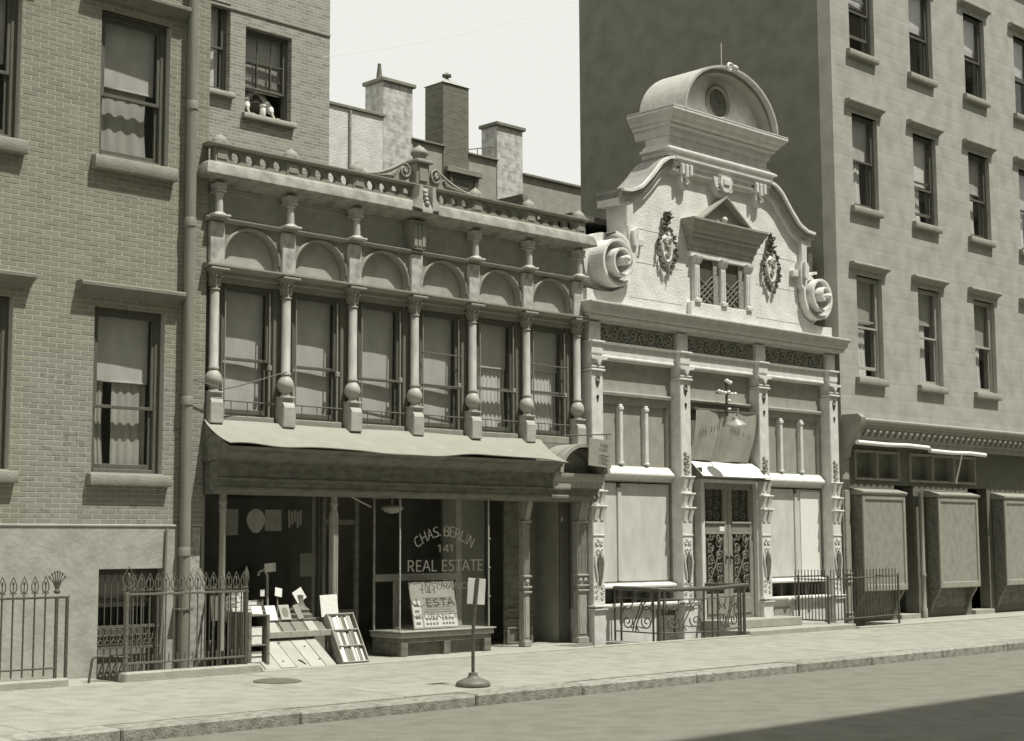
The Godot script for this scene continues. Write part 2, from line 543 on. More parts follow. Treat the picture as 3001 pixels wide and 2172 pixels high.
# ---- ground --------------------------------------------------------------------------------------------------------
func ground() -> void:
	var g := G.new()
	g.box(-160, 200, -1.2, -0.6, -160, 160)
	struct(g, "ground", M.road)
	g = G.new()
	g.sheet(func(u: float, v: float) -> Vector3:
		var z := lerpf(4.55, 14.2, v)
		return Vector3(lerpf(-60, 110, u), -0.135 + 0.10 * (1.0 - pow(2.0 * v - 1.0, 2.0)), z), 4, 24, 0.0)
	struct(g, "road", M.road)
	var slope := Transform3D(Basis(Vector3.RIGHT, 0.022), Vector3(0, 0, 4.6))
	g = G.new()
	g.box(-60, 110, -0.3, -0.02, -3.62, -0.3, 0.0, slope)
	var walk := struct(g, "sidewalk", mt(0.2, "soot", Vector3.ONE * 0.8))
	var tones := [M.walk, mt(0.315, "mottle", Vector3.ONE * 0.3, 0.92, "pebblen", 0.2), mt(0.297, "mottle", Vector3.ONE * 0.27, 0.92, "pebblen", 0.2)]
	var zs := [-3.62, -2.52, -1.42, -0.36]
	for row in 3:
		var x := -14.0 - 0.7 * (row % 2)
		while x < 46.0:
			var w := 1.52 + rng.randf_range(-0.03, 0.03)
			g = G.new()
			g.box(x + 0.004, x + w - 0.004, -0.06, rng.randf_range(-0.003, 0.003), zs[row] + 0.004, zs[row + 1] - 0.004, 0.006, slope)
			part(g, "paving_slab", tones[rng.randi() % 3], walk)
			x += w
	g = G.new()
	g.box(-60, 110, -0.5, -0.14, 4.27, 4.57)
	var curb := struct(g, "curb", M.curb)
	var x := -14.0
	while x < 46.0:
		var w := rng.randf_range(1.7, 2.5)
		g = G.new()
		g.box(x + 0.006, x + w - 0.006, -0.3, rng.randf_range(-0.008, 0.006), 4.245, 4.6 + rng.randf_range(-0.008, 0.008), 0.022)
		part(g, "curb_stone", M.curb if rng.randf() < 0.6 else mt(0.345, "soot", Vector3.ONE * 0.8, 0.85, "stuccon", 0.8), curb)
		x += w
	g = G.new()
	g.box(-60, 110, -0.5, 0.0, 14.2, 19.4)
	struct(g, "pavement_opposite", M.walk)
	# lot floors between the pavement and the houses
	g = G.new()
	g.box(-30, -1.9, -0.5, 0.072, -0.5, 0.98)
	g.box(-1.9, 0.05, -0.6, -0.42, -0.5, 0.98)
	g.box(0.05, 6.4, -0.5, 0.075, -3.0, 0.98)
	g.box(6.4, 7.7, -0.5, 0.075, 0.62, 0.98)
	g.box(6.4, 7.45, -0.5, 0.075, -3.0, 0.08)
	g.box(6.4, 7.7, -0.6, -0.5, 0.08, 0.62)
	g.box(7.7, 8.0, -0.5, 0.075, -0.3, 0.98)
	g.box(8.0, 10.4, -0.6, -0.4, -0.5, 0.98)
	g.box(10.4, 13.3, -0.5, 0.07, -0.5, 0.98)
	g.box(13.3, 15.75, -0.6, -0.35, -0.5, 0.70)
	g.box(13.3, 15.75, -0.5, 0.07, 0.70, 0.98)
	g.box(15.75, 60, -0.5, 0.10, -3.0, 0.98)
	var lot := struct(g, "forecourt", M.step)
	g = G.new()
	g.box(0.1, 6.4, 0.0, 0.10, 0.90, 1.01, 0.012)
	part(g, "edging_stone", M.step, lot)
	g = G.new()
	g.box(6.4, 10.45, 0.0, 0.105, 0.90, 1.01, 0.012)
	part(g, "edging_stone", M.step, lot)
	g = G.new()
	g.box(13.85, 24.0, 0.0, 0.11, 0.90, 1.01, 0.012)
	part(g, "edging_stone", M.step, lot)
	g = G.new()  # round coal-hole cover let into the pavement
	g.lathe(prof([0.0, 0.012, 0.26, 0.012, 0.29, 0.006, 0.29, -0.02]), Transform3D(slope.basis, Vector3(-0.45, 0.022 * (4.6 - 2.05) + 0.004, 2.05)), 28)
	single(g, "coal_hole_cover", M.ironold, "round iron coal hole cover set flush in the pavement before the fence", "cover")

# ---- windows ---------------------------------------------------------------------------------------------------------
func folds(x0: float, x1: float, y0: float, y1: float, z: float, waves: float, amp: float, pull := 0.0) -> G:
	var g := G.new()
	g.sheet(func(u: float, v: float) -> Vector3:
		var a := amp * (0.6 + 0.4 * v) * sin(TAU * waves * u + 1.3 * sin(3.0 * u))
		var px := lerpf(x0, x1, u)
		return Vector3(px + pull * sin(PI * clampf(v, 0, 1)) * u, lerpf(y1, y0, v), z + a), int(waves * 7) + 4, 4)
	return g

# sash window in the opening x0..x1, y0..y1 whose glass stands `depth` behind zf
func window(parent: Node3D, x0: float, x1: float, y0: float, y1: float, zf: float, depth: float, o := {}) -> MeshInstance3D:
	var z := zf - depth
	var sm: Material = o.get("sash", M.sash)
	var fw: float = o.get("fw", 0.055)
	var g := G.new()
	g.box(x0, x0 + fw, y0, y1, z - 0.05, z + 0.06, 0.006)
	g.box(x1 - fw, x1, y0, y1, z - 0.05, z + 0.06, 0.006)
	g.box(x0 + fw, x1 - fw, y1 - fw * 0.9, y1, z - 0.05, z + 0.06, 0.006)
	g.box(x0 + fw, x1 - fw, y0, y0 + fw * 0.6, z - 0.05, z + 0.07, 0.006)
	var w := part(g, "window", o.get("frame", sm), parent)
	g = G.new()  # dark room behind
	var bx := x0 - 0.25; var cx := x1 + 0.25
	var zb := z - 0.75
	g.quad(Vector3(bx, y0 - .1, zb), Vector3(cx, y0 - .1, zb), Vector3(cx, y1 + .1, zb), Vector3(bx, y1 + .1, zb), Vector3.BACK)
	g.quad(Vector3(bx, y0 - .1, zb), Vector3(bx, y0 - .1, z - .06), Vector3(bx, y1 + .1, z - .06), Vector3(bx, y1 + .1, zb), Vector3.RIGHT)
	g.quad(Vector3(cx, y0 - .1, zb), Vector3(cx, y0 - .1, z - .06), Vector3(cx, y1 + .1, z - .06), Vector3(cx, y1 + .1, zb), Vector3.LEFT)
	g.quad(Vector3(bx, y0 - .1, zb), Vector3(cx, y0 - .1, zb), Vector3(cx, y0 - .1, z - .06), Vector3(bx, y0 - .1, z - .06), Vector3.UP)
	g.quad(Vector3(bx, y1 + .1, zb), Vector3(cx, y1 + .1, zb), Vector3(cx, y1 + .1, z - .06), Vector3(bx, y1 + .1, z - .06), Vector3.DOWN)
	part(g, "room_lining", M.room, w)
	var mid: float = o.get("mid", (y0 + y1) / 2)
	var a := x0 + fw; var b := x1 - fw
	var s := 0.042
	var up: float = o.get("raised", 0.0)   # lower sash pushed up by so much
	var lights: Array = o.get("lights", [1, 1])
	for k in 2:
		var ya := mid - 0.02 if k == 0 else y0 + fw * 0.6 + up
		var yb := y1 - fw * 0.9 if k == 0 else mid + 0.025 + up
		var zz := z + 0.028 if k == 0 else z - 0.012
		g = G.new()
		g.box(a, a + s, ya, yb, zz - 0.017, zz + 0.017, 0.004)
		g.box(b - s, b, ya, yb, zz - 0.017, zz + 0.017, 0.004)
		g.box(a + s, b - s, yb - s, yb, zz - 0.017, zz + 0.017, 0.004)
		g.box(a + s, b - s, ya, ya + s * (1.0 if k == 0 else 1.6), zz - 0.017, zz + 0.017, 0.004)
		for c in range(1, lights[0]):
			var px := lerpf(a, b, float(c) / lights[0])
			g.box(px - 0.009, px + 0.009, ya + s, yb - s, zz - 0.012, zz + 0.012)
		for c in range(1, lights[1]):
			var py := lerpf(ya, yb, float(c) / lights[1])
			g.box(a + s, b - s, py - 0.009, py + 0.009, zz - 0.0115, zz + 0.0115)
		part(g, "upper_sash" if k == 0 else "lower_sash", sm, w)
		g = G.new()
		g.box(a + s * .8, b - s * .8, ya + s * .8, yb - s * .8, zz - 0.002, zz + 0.002)
		part(g, "pane", M.glass, w)
	if o.has("blind"):
		var yb: float = lerpf(y1, y0, o.blind)
		g = G.new()
		g.sheet(func(u: float, v: float) -> Vector3:
			return Vector3(lerpf(a + 0.02, b - 0.02, u), lerpf(y1 - 0.06, yb + o.get("sag", 0.0) * sin(PI * u), v), z - 0.075 + 0.012 * sin(2.6 * u + 2.0 * v)), 8, 8, 0.004)
		g.box(a + 0.03, b - 0.03, yb - 0.012 + o.get("sag", 0.0) * 0.5, yb + 0.012 + o.get("sag", 0.0) * 0.5, z - 0.09, z - 0.066, 0.004)
		part(g, "blind", o.get("blindmat", M.blind), w)
	if o.has("curtain"):
		var top: float = lerpf(y0, y1, maxf(o.curtain, 1.12 - o.get("blind", 0.05)))
		var gap: float = o.get("gap", 0.06)
		var cm := lerpf(a, b, o.get("part", 0.5))
		var cg := folds(a + 0.02, cm - gap, y0 + 0.06, top, z - 0.12, o.get("waves", 4.0), 0.010, -0.04)
		part(cg, "curtain", o.get("curtainmat", M.lace), w)
		if not o.get("one", false):
			cg = folds(cm + gap, b - 0.02, y0 + 0.06, top, z - 0.12, o.get("waves", 4.0), 0.010)
			part(cg, "curtain", o.get("curtainmat", M.lace), w)
	return w

func slab_sill(parent: Node3D, x0: float, x1: float, y0: float, y1: float, zb: float, zf: float, m: Material, called := "sill") -> void:
	var g := G.new()
	g.mould(prof([zb, y0, zf - 0.004, y0, zf, y0 + 0.006, zf, y1 - 0.03, zf - 0.008, y1 - 0.018, zb, y1]), x0, x1)
	part(g, called, m, parent)

func hood(parent: Node3D, x0: float, x1: float, y0: float, y1: float, zb: float, zf: float, m: Material) -> void:
	var h := y1 - y0
	var g := G.new()
	g.mould(prof([zb, y0, zb + (zf - zb) * 0.35, y0, zb + (zf - zb) * 0.35, y0 + h * .42, zb + (zf - zb) * 0.5, y0 + h * .46, zb + (zf - zb) * 0.62, y0 + h * .6, zb + (zf - zb) * 0.92, y0 + h * .72, zf, y0 + h * .8, zf, y1 - 0.02, zf - 0.03, y1, zb, y1]), x0, x1)
	part(g, "lintel", m, parent)

# ---- the brick house at the left ----------------------------------------------------------------------------------------
func brick_house() -> void:
	var t := thing("brick_house", "dark brick town house with stone basement, drainpipe and drawn blinds, left of columned shop", "house", Vector3(-3.6, 0, 0))
	var holes := []
	for cx: float in [-1.35, -3.5, -5.65]:
		holes.append([cx - 0.52, cx + 0.52, 2.63, 4.76])
		holes.append([cx - 0.52, cx + 0.52, 6.72, 8.66])
		holes.append([cx - 0.52, cx + 0.52, 10.5, 12.2])
	var g := G.new()
	g.wall(-7.5, -0.2, 1.95, 13.5, -0.0025, -0.32, holes)
	g.box(-7.5, -0.22, 1.9, 13.45, -7.0, -6.8)
	g.box(-7.5, -7.3, 0, 13.45, -6.8, -0.4)
	g.box(-0.42, -0.22, 0, 13.45, -6.8, -0.33)
	g.box(-7.4, -0.3, 13.3, 13.4, -6.9, -0.33)
	part(g, "wall", M.mortar, t)
	g = G.new()
	g.wall(-7.5, -0.60, -0.5, 1.94, 0.03, -0.3, [[-1.74, -0.78, -0.45, 1.41]])
	g.box(-7.5, -0.6, 1.94, 1.975, -0.1, 0.045, 0.01)
	part(g, "stone_base", M.stucco, t)
	g = G.new()  # pier of patched plaster between the drainpipe and the shop
	g.ext(V2([-0.60, -0.5, -0.16, -0.5, -0.16, 1.2, -0.19, 1.34, -0.25, 1.42, -0.24, 1.94, -0.60, 1.94]), 0.33, at(0, 0, -0.31))
	part(g, "plaster_pier", M.plaster, t)
	# bricks
	var unit := G.new()
	unit.box(-0.5, 0.5, -0.5, 0.5, -1, 0, 0.05)
	var um := unit.mesh()
	var list: Array = []
	var rows := int((13.45 - 1.975) / 0.0642)
	for r in rows:
		var y := 1.98 + 0.0642 * r
		var cuts := []
		for h: Array in holes:
			if y + 0.032 > h[2] and y + 0.032 < h[3]: cuts.append([h[0], h[1]])
		var x := -7.5 + (0.11 if r % 2 else 0.0) - 0.22
		while x < -0.2:
			var segs := [[maxf(x, -7.5), minf(x + 0.213, -0.2)]]
			for c: Array in cuts:
				var nx := []
				for s: Array in segs:
					if c[1] <= s[0] or c[0] >= s[1]: nx.append(s); continue
					if s[0] < c[0]: nx.append([s[0], c[0] - 0.002])
					if s[1] > c[1]: nx.append([c[1] + 0.002, s[1]])
				segs = nx
			for s: Array in segs:
				if s[1] - s[0] > 0.02: list.append([s[0], s[1], y])
			x += 0.2225
	var few := []
	var many := []
	for b: Array in list:
		if few.size() < 300 and b[0] > -2.86 and b[2] > 1.9: few.append(b)
		else: many.append(b)
	var tf := func(b: Array) -> Transform3D:
		return Transform3D(Basis().scaled(Vector3(b[1] - b[0], 0.0555 + rng.randf_range(-0.002, 0.001), 0.05)), Vector3((b[0] + b[1]) / 2, b[2] + 0.029, rng.randf_range(-0.0005, 0.0015)) - t.position)
	for b: Array in few:
		var o := MeshInstance3D.new()
		o.name = nm(t, "brick")
		o.mesh = um
		o.material_override = M.brick[rng.randi() % 5]
		o.transform = tf.call(b)
		t.add_child(o)
	var mm := MultiMesh.new()
	mm.transform_format = MultiMesh.TRANSFORM_3D
	mm.use_colors = true
	mm.mesh = um
	mm.instance_count = many.size()
	for i in many.size():
		mm.set_instance_transform(i, tf.call(many[i]))
		var q: float = [0.275, 0.29, 0.305, 0.262, 0.285][rng.randi() % 5] * rng.randf_range(0.95, 1.05)
		mm.set_instance_color(i, Color(q, q * .99, q * .76))
	var mi := MultiMeshInstance3D.new()
	mi.name = "brick_field"
	mi.multimesh = mm
	var bm := StandardMaterial3D.new()
	bm.vertex_color_use_as_albedo = true
	bm.albedo_texture = tex.speck
	bm.uv1_triplanar = true; bm.uv1_world_triplanar = true; bm.uv1_scale = Vector3.ONE * 2
	bm.roughness = 0.88
	mi.material_override = bm
	mi.set_meta("kind", "stuff")
	t.add_child(mi)
	# windows
	for k in 3:
		var cx: float = [-1.35, -3.5, -5.65][k]
		var w := window(t, cx - 0.52, cx + 0.52, 2.63, 4.76, 0, 0.17, {"mid": 3.48, "blind": 0.44, "blindmat": M.blind, "curtain": 0.42, "part": 0.34, "gap": 0.05, "curtainmat": mt(0.42, "stain", Vector3(2, .4, 2), 0.95), "sash": M.sash, "fw": 0.085})
		slab_sill(t, cx - 0.58, cx + 0.60, 2.46, 2.62, -0.1, 0.11, M.brown)
		hood(t, cx - 0.79, cx + 0.74, 4.76, 5.04, -0.1, 0.16, M.lintel)
		w = window(t, cx - 0.52, cx + 0.52, 6.72, 8.66, 0, 0.17, {"mid": 7.56, "blind": 0.49, "blindmat": M.blind, "curtain": 0.4, "one": true, "gap": -0.35, "curtainmat": M.blindmid, "fw": 0.085})
		slab_sill(t, cx - 0.62, cx + 0.60, 6.52, 6.71, -0.1, 0.11, M.brown)
		hood(t, cx - 0.79, cx + 0.74, 8.66, 8.94, -0.1, 0.16, M.lintel)
		window(t, cx - 0.52, cx + 0.52, 10.5, 12.2, 0, 0.17, {"blind": 0.4})
		slab_sill(t, cx - 0.62, cx + 0.60, 10.32, 10.49, -0.1, 0.11, M.brown)
	# basement opening: glazed, behind an iron guard of pointed bars
	var bw := window(t, -1.74, -0.78, 0.55, 1.41, 0, 0.22, {"mid": 1.0, "blind": 0.55, "blindmat": M.blind, "fw": 0.04})
	g = G.new()
	g.box(-1.74, -0.78, -0.5, 0.55, -0.3, -0.22)
	part(g, "apron_panel", M.frontdark, t)
	g = G.new()
	g.box(-1.74, -0.78, 0.66, 0.70, -0.06, -0.035)
	part(g, "guard_rail", M.ironold, t)
	g = G.new()
	g.box(-1.74, -0.78, 0.40, 0.435, -0.06, -0.035)
	part(g, "guard_rail", M.ironold, t)
	var n := 10
	for i in n:
		var x := -1.70 + 0.094 * i
		g = G.new()
		g.tube([Vector3(x, -0.45, -0.047), Vector3(x, 1.30, -0.047)], 0.0075, 6)
		part(g, "guard_bar", M.ironold, t)
		g = G.new()
		if i < n - 1:
			var arc := []
			for q in 7:
				var a := float(q) / 6
				arc.append(Vector3(x + 0.094 * a, 1.27 + 0.11 * sin(PI * a) * (1.0 - 0.25 * absf(a - 0.5)), -0.047))
			g.tube(arc, 0.006, 5)
			g.tube([Vector3(x + 0.01, 0.45, -0.047), Vector3(x + 0.084, 0.65, -0.047)], 0.0085, 5)
			var ring := []
			for q in 10: ring.append(Vector3(x + 0.047 + 0.032 * cos(TAU * q / 10), 0.485 + 0.032 * sin(TAU * q / 10), -0.046))
			g.tube(ring, 0.007, 5, true)
			part(g, "guard_scroll", M.ironold, t)
	# drainpipe
	g = G.new()
	g.tube([Vector3(-0.525, -0.42, 0.10), Vector3(-0.535, 3.0, 0.10), Vector3(-0.545, 13.4, 0.10)], 0.072, 14)
	var dp := part(g, "drainpipe", M.pipe, t)
	for y: float in [1.62, 3.6, 6.0, 7.6, 9.6]:
		g = G.new()
		g.lathe(prof([0.07, -0.06, 0.083, -0.055, 0.083, 0.05, 0.078, 0.06, 0.07, 0.06]), at(-0.54, y, 0.10), 14)
		part(g, "collar", M.pipe, dp)
	g = G.new()
	g.box(-0.66, -0.44, 0.86, 0.89, 0.0, 0.185, 0.004)
	part(g, "strap", M.ironold, dp)
	g = G.new()
	g.tube([Vector3(-0.78, 1.93, 0.06), Vector3(-0.80, 1.2, 0.06), Vector3(-0.86, 0.3, 0.07)], 0.018, 6)
	part(g, "thin_pipe", M.pipe, dp)

# ---- houses to the rear -----------------------------------------------------------------------------------------------
func rear_houses() -> void:
	var t := thing("rear_house", "pale brick house rising behind the columned shop, someone at its open window", "house", Vector3(2.6, 0, -7))
	var g := G.new()
	var holes := [[5.25, 6.36, 10.08, 11.80], [3.78, 4.89, 10.40, 12.15], [1.9, 3.0, 10.40, 12.15], [5.25, 6.36, 13.2, 14.9]]
	g.wall(-2.0, 7.32, 0, 16, -7.0, -7.35, holes)
	g.box(-2.0, 7.32, 0, 16, -10.0, -9.8)
	g.box(7.1, 7.31, 0, 15.9, -9.8, -7.36)
	g.box(-2.0, -1.8, 0, 15.9, -9.8, -7.36)
	g.box(-1.8, 7.1, 15.6, 15.8, -9.8, -7.36)
	part(g, "wall", M.rear, t)
	g = G.new()
	g.box(-1.95, 7.325, 12.05, 12.10, -7.1, -6.975, 0.006)
	part(g, "string_course", mt(0.30, "stain"), t)
	for h: Array in holes:
		var first: bool = h[0] == 5.25 and h[2] < 11
		window(t, h[0], h[1], h[2], h[3], -7.0, 0.2, {"mid": 10.62 if first else (h[2] + h[3]) / 2, "raised": 0.0 if not first else 0.02, "lights": [3, 2] if first else [1, 1], "curtain": 0.95, "curtainmat": M.blindmid if first else M.lace, "fw": 0.06, "gap": 0.02} if not first else {"mid": 10.64, "raised": 0.50, "lights": [3, 2], "fw": 0.06, "blind": 0.68, "blindmat": M.blindmid})
		slab_sill(t, h[0] - 0.07, h[1] + 0.07, h[2] - 0.13, h[2] - 0.01, -7.1, -6.9, mt(0.36, "stain"))
	# plastered house with the tall chimneys
	t = thing("plastered_rear_house", "far rear building of pale and grey plaster carrying three tall chimneys", "building", Vector3(13, 0, -12))
	g = G.new()
	g.box(4, 12.93, 0, 12.44, -18, -12, 0.01)
	part(g, "pale_wall", M.rearplaster, t, "sunlit pale plaster wall with a seam")
	g = G.new()
	g.box(4, 12.98, 12.44, 12.52, -18, -11.95, 0.01)
	part(g, "coping", mt(0.22, "stain"), t)
	g = G.new()
	g.tube([Vector3(11.85, 6, -11.96), Vector3(11.85, 12.4, -11.96)], 0.035, 6)
	part(g, "drainpipe", mt(0.5, "soot"), t)
	g = G.new()
	g.ext(V2([12.93, 0, 30, 0, 30, 11.78, 18.9, 11.76, 18.0, 11.82, 17.96, 11.95, 16.9, 12.0, 15.95, 12.03, 15.9, 12.28, 15.0, 12.05, 14.0, 12.04, 13.95, 12.25, 12.93, 12.25]), 5.9, at(0, 0, -17.96))
	part(g, "grey_wall", M.reargrey, t, "soot-grey wall")
	g = G.new()
	g.box(13.9, 15.05, 12.05, 12.10, -14, -11.98, 0.01)
	g.box(15.9, 17.0, 12.01, 12.06, -14, -11.98, 0.01)
	g.box(17.97, 24.0, 11.77, 11.84, -14, -11.97, 0.01)
	part(g, "parapet_coping", mt(0.20, "stain"), t)
	g = G.new()
	g.box(12.95, 13.95, 10.6, 13.40, -12.75, -12.03, 0.012)
	var ch := part(g, "chimney", M.chimneypale, t, "whitewashed chimney with a pointed pot")
	g = G.new()
	g.box(12.88, 14.02, 13.40, 13.50, -12.8, -11.96, 0.015)
	part(g, "cap", mt(0.25, "stain"), ch)
	g = G.new()
	g.lathe(prof([0.0, 0.0, 0.085, 0.0, 0.075, 0.12, 0.045, 0.38, 0.05, 0.42, 0.0, 0.43]), at(13.05, 13.5, -12.3), 12)
	part(g, "pot", mt(0.18, "stain"), ch)
	g = G.new()
	g.box(15.0, 15.93, 11.0, 13.80, -12.75, -12.03, 0.012)
	ch = part(g, "chimney", M.chimneydark, t, "dark brick chimney with hipped cap and knob")
	g = G.new()
	var ax := Vector3(15.46, 14.06, -12.39)
	var cs := [Vector3(14.97, 13.80, -12.0), Vector3(15.96, 13.80, -12.0), Vector3(15.96, 13.80, -12.78), Vector3(14.97, 13.80, -12.78)]
	for i in 4:
		var a: Vector3 = cs[i]; var b: Vector3 = cs[(i + 1) % 4]
		var nn := (a - ax).cross(b - ax).normalized()
		g.tri(a, b, ax, nn if nn.y > 0 else -nn)
	part(g, "cap", mt(0.34, "stain"), ch)
	g = G.new()
	g.lathe(prof([0.06, -0.06, 0.06, 0.02, 0.17, 0.06, 0.17, 0.08, 0.0, 0.17]), Transform3D(Basis(), ax), 4)
	part(g, "knob", mt(0.15, "stain"), ch)
	g = G.new()
	g.box(16.97, 17.96, 10.6, 13.0, -12.65, -12.03, 0.012)
	ch = part(g, "chimney", M.chimneypale, t, "flaking pale brick chimney, the right one")
	g = G.new()
	g.box(16.9, 18.03, 13.0, 13.10, -12.7, -11.96, 0.015)
	part(g, "cap", mt(0.2, "stain"), ch)
	g = G.new()
	g.tube([Vector3(15.96, 12.17, -12.2), Vector3(16.95, 12.42, -12.2)], 0.014, 5)
	g.tube([Vector3(16.4, 12.03, -12.2), Vector3(16.4, 12.28, -12.2)], 0.012, 5)
	part(g, "roof_rail", M.iron, t)
	g = G.new()
	g.box(15.05, 16.33, 11.40, 11.55, -12.1, -11.9, 0.01)
	part(g, "lintel", mt(0.24, "stain"), t)
	window(t, 15.2, 16.18, 9.7, 11.40, -12.05, -0.03, {"blind": 0.5})

# ---- the columned shop building ------------------------------------------------------------------------------------------
var shop: Node3D

func cx_(i: int) -> float:
	return -0.07 + 1.2 * i

func columned_building() -> void:
	shop = thing("columned_shop_building", "low shop building with slim columns, blind arches and a pierced parapet, office and bookshop below", "building", Vector3(3.5, 0, 0))
	var t := shop
	var g := G.new()
	g.box(-0.2, 7.32, 6.3, 6.62, -6.98, -0.13)
	part(g, "roof", M.roof, t)
	g = G.new()   # party walls and rear
	g.box(-0.2, 0.0, 0, 6.3, -6.98, -1.6)
	g.box(7.13, 7.32, 0, 6.3, -6.98, -0.4)
	g.box(0.0, 7.13, 0, 6.3, -6.98, -6.8)
	g.box(-0.2, 7.32, 3.0, 3.34, -6.8, -0.03)
	part(g, "wall", M.frontdark, t)
	g = G.new()
	g.box(-0.27, 7.32, 5.28, 6.12, -0.5, -0.12)
	g.box(-0.27, 7.32, 6.12, 6.66, -0.5, -0.10)
	part(g, "upper_wall", mt(0.46, "stain", Vector3.ONE * 0.9, 0.75), t)
	# upper storey between the columns
	var wopts := [
		{"blind": 0.99, "mid": 4.25}, {"blind": 0.99, "mid": 4.22, "sag": 0.02}, {"blind": 0.985, "mid": 4.14, "sag": 0.02},
		{"blind": 0.97, "mid": 4.12, "sag": 0.03}, {"blind": 0.42, "mid": 4.16, "curtain": 0.5, "one": true, "gap": -0.4, "waves": 8.0, "curtainmat": M.lace}, {"blind": 0.40, "mid": 4.18, "curtain": 0.52, "one": true, "gap": -0.4, "waves": 9.0, "curtainmat": M.lace}]
	for i in 7:
		var x := cx_(i)
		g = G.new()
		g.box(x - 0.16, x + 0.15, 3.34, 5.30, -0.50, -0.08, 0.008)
		part(g, "pier", mt(0.15, "stain", Vector3.ONE), t)  # darker than the front: shade of the columns put into the colour
		var c := column(t, x)
		if i == 6: continue
		var o: Dictionary = wopts[i]
		o.merge({"sash": M.sash, "fw": 0.06, "blindmat": M.blind})
		var w := window(t, x + 0.16, x + 1.05, 3.46, 5.28, -0.11, 0.06, o)
		g = G.new()
		g.box(x + 0.15, x + 1.04, 3.34, 3.46, -0.5, -0.03, 0.01)
		part(g, "window_sill", M.front, w)
		g = G.new()
		g.tube([Vector3(x + 0.15, 3.66, -0.035), Vector3(x + 1.04, 3.655, -0.035)], 0.010, 6)
		for q in 3:
			var px := x + 0.32 + 0.27 * q
			g.tube([Vector3(px, 3.46, -0.035), Vector3(px, 3.66, -0.035)], 0.007, 5)
		part(g, "guard_rail", M.ironold, w)
		g = G.new()
		if i >= 2:
			g.tube([Vector3(x + 0.15, 4.13, -0.035), Vector3(x + 1.04, 4.125, -0.035)], 0.009, 6)
		if i == 3 or i == 5:
			part(g, "cross_rod", M.ironold, w)
			g = G.new()
			g.tube([Vector3(x + 0.15, 4.62, -0.035), Vector3(x + 1.04, 4.61, -0.035)], 0.009, 6)
		if i >= 2: part(g, "cross_rod", M.ironold, w)
		g = G.new()
		g.tube([Vector3(x + 0.21, 3.46, -0.045), Vector3(x + 0.21, 5.2, -0.045)], 0.012, 6)
		g.tube([Vector3(x + 0.95, 3.46, -0.045), Vector3(x + 0.95, 5.2, -0.045)], 0.012, 6)
		g.box(x + 0.93, x + 0.99, 4.12, 4.19, -0.075, -0.025, 0.006)
		part(g, "blind_stay", M.front, w)
		# blind arch over the window
		var poly := PackedVector2Array()
		var ca := x + 0.60; var ra := 0.445; var sy := 5.50
		poly.append(Vector2(x + 0.1, sy)); poly.append(Vector2(ca - ra, sy))
		for k in range(0, 25):
			var a := PI - PI * k / 24
			poly.append(Vector2(ca + ra * cos(a), sy + 0.10 + (ra + 0.0) * sin(a)))
		poly.append(Vector2(ca + ra, sy)); poly.append(Vector2(x + 1.1, sy)); poly.append(Vector2(x + 1.1, 6.10)); poly.append(Vector2(x + 0.1, 6.10))
		g = G.new()
		g.ext(poly, 0.118, at(0, 0, -0.119), 0.9)
		var sp := part(g, "spandrel", M.front, t)
		g = G.new()
		var arc := []
		for k in range(0, 25):
			var a := PI - PI * k / 24
			arc.append(Vector3(ca + (ra + 0.028) * cos(a), sy + 0.10 + (ra + 0.02) * sin(a), 0.004))
		g.tube(arc, 0.026, 6)
		part(g, "arch_moulding", M.front, sp)
		g = G.new()
		var seg := PackedVector2Array()
		seg.append(Vector2(ca - ra + .01, sy + .01)); seg.append(Vector2(ca + ra - .01, sy + .01))
		for k in range(0, 25):
			var a := PI * k / 24
			seg.append(Vector2(ca + (ra - .01) * cos(a), sy + 0.10 + (ra - .01) * sin(a)))
		g.ext(seg, 0.02, at(0, 0, -0.13), 0.9)
		part(g, "arch_panel", M.tin, sp)
		# frieze panel with raised scrollwork
		g = G.new()
		g.box(x + 0.16, x + 1.04, 6.20, 6.23, -0.125, -0.095, 0.006)
		g.box(x + 0.16, x + 1.04, 6.53, 6.56, -0.125, -0.095, 0.006)
		g.box(x + 0.16, x + 0.19, 6.231, 6.529, -0.125, -0.096, 0.006)
		g.box(x + 1.01, x + 1.04, 6.231, 6.529, -0.125, -0.096, 0.006)
		for k in 5:
			spiral(g, Vector3(x + 0.28 + 0.16 * k, 6.38, -0.115), 0.075, 1.4, 0.014, 1.0 if k % 2 else -1.0, PI * k)
		part(g, "frieze_panel", mt(0.46, "stain", Vector3.ONE * 0.9, 0.75), t)
	# long mouldings
	g = G.new()
	g.mould(prof([-0.35, 5.29, -0.06, 5.29, -0.06, 5.36, -0.035, 5.38, -0.035, 5.43, 0.12, 5.455, 0.15, 5.465, 0.15, 5.49, -0.1, 5.505, -0.35, 5.505]), -0.27, 7.30)
	part(g, "architrave", M.front, t)
	g = G.new()
	g.mould(prof([-0.11, 6.09, 0.03, 6.09, 0.04, 6.11, 0.08, 6.13, 0.08, 6.145, -0.11, 6.16]), -0.27, 7.30)
	part(g, "string_course", M.front, t)
	g = G.new()
	g.cornice(prof([-0.3, 6.60, -0.02, 6.60, 0.02, 6.625, 0.08, 6.63, 0.10, 6.655, 0.20, 6.675, 0.25, 6.685, 0.262, 6.70, 0.258, 6.725, 0.245, 6.78, 0.225, 6.84, 0.18, 6.88, 0.14, 6.895, -0.3, 6.895]), -0.13, 7.13, -0.3, 0.0)
	part(g, "cornice", mt(0.36, "soot", Vector3.ONE * 0.6, 0.7), t)
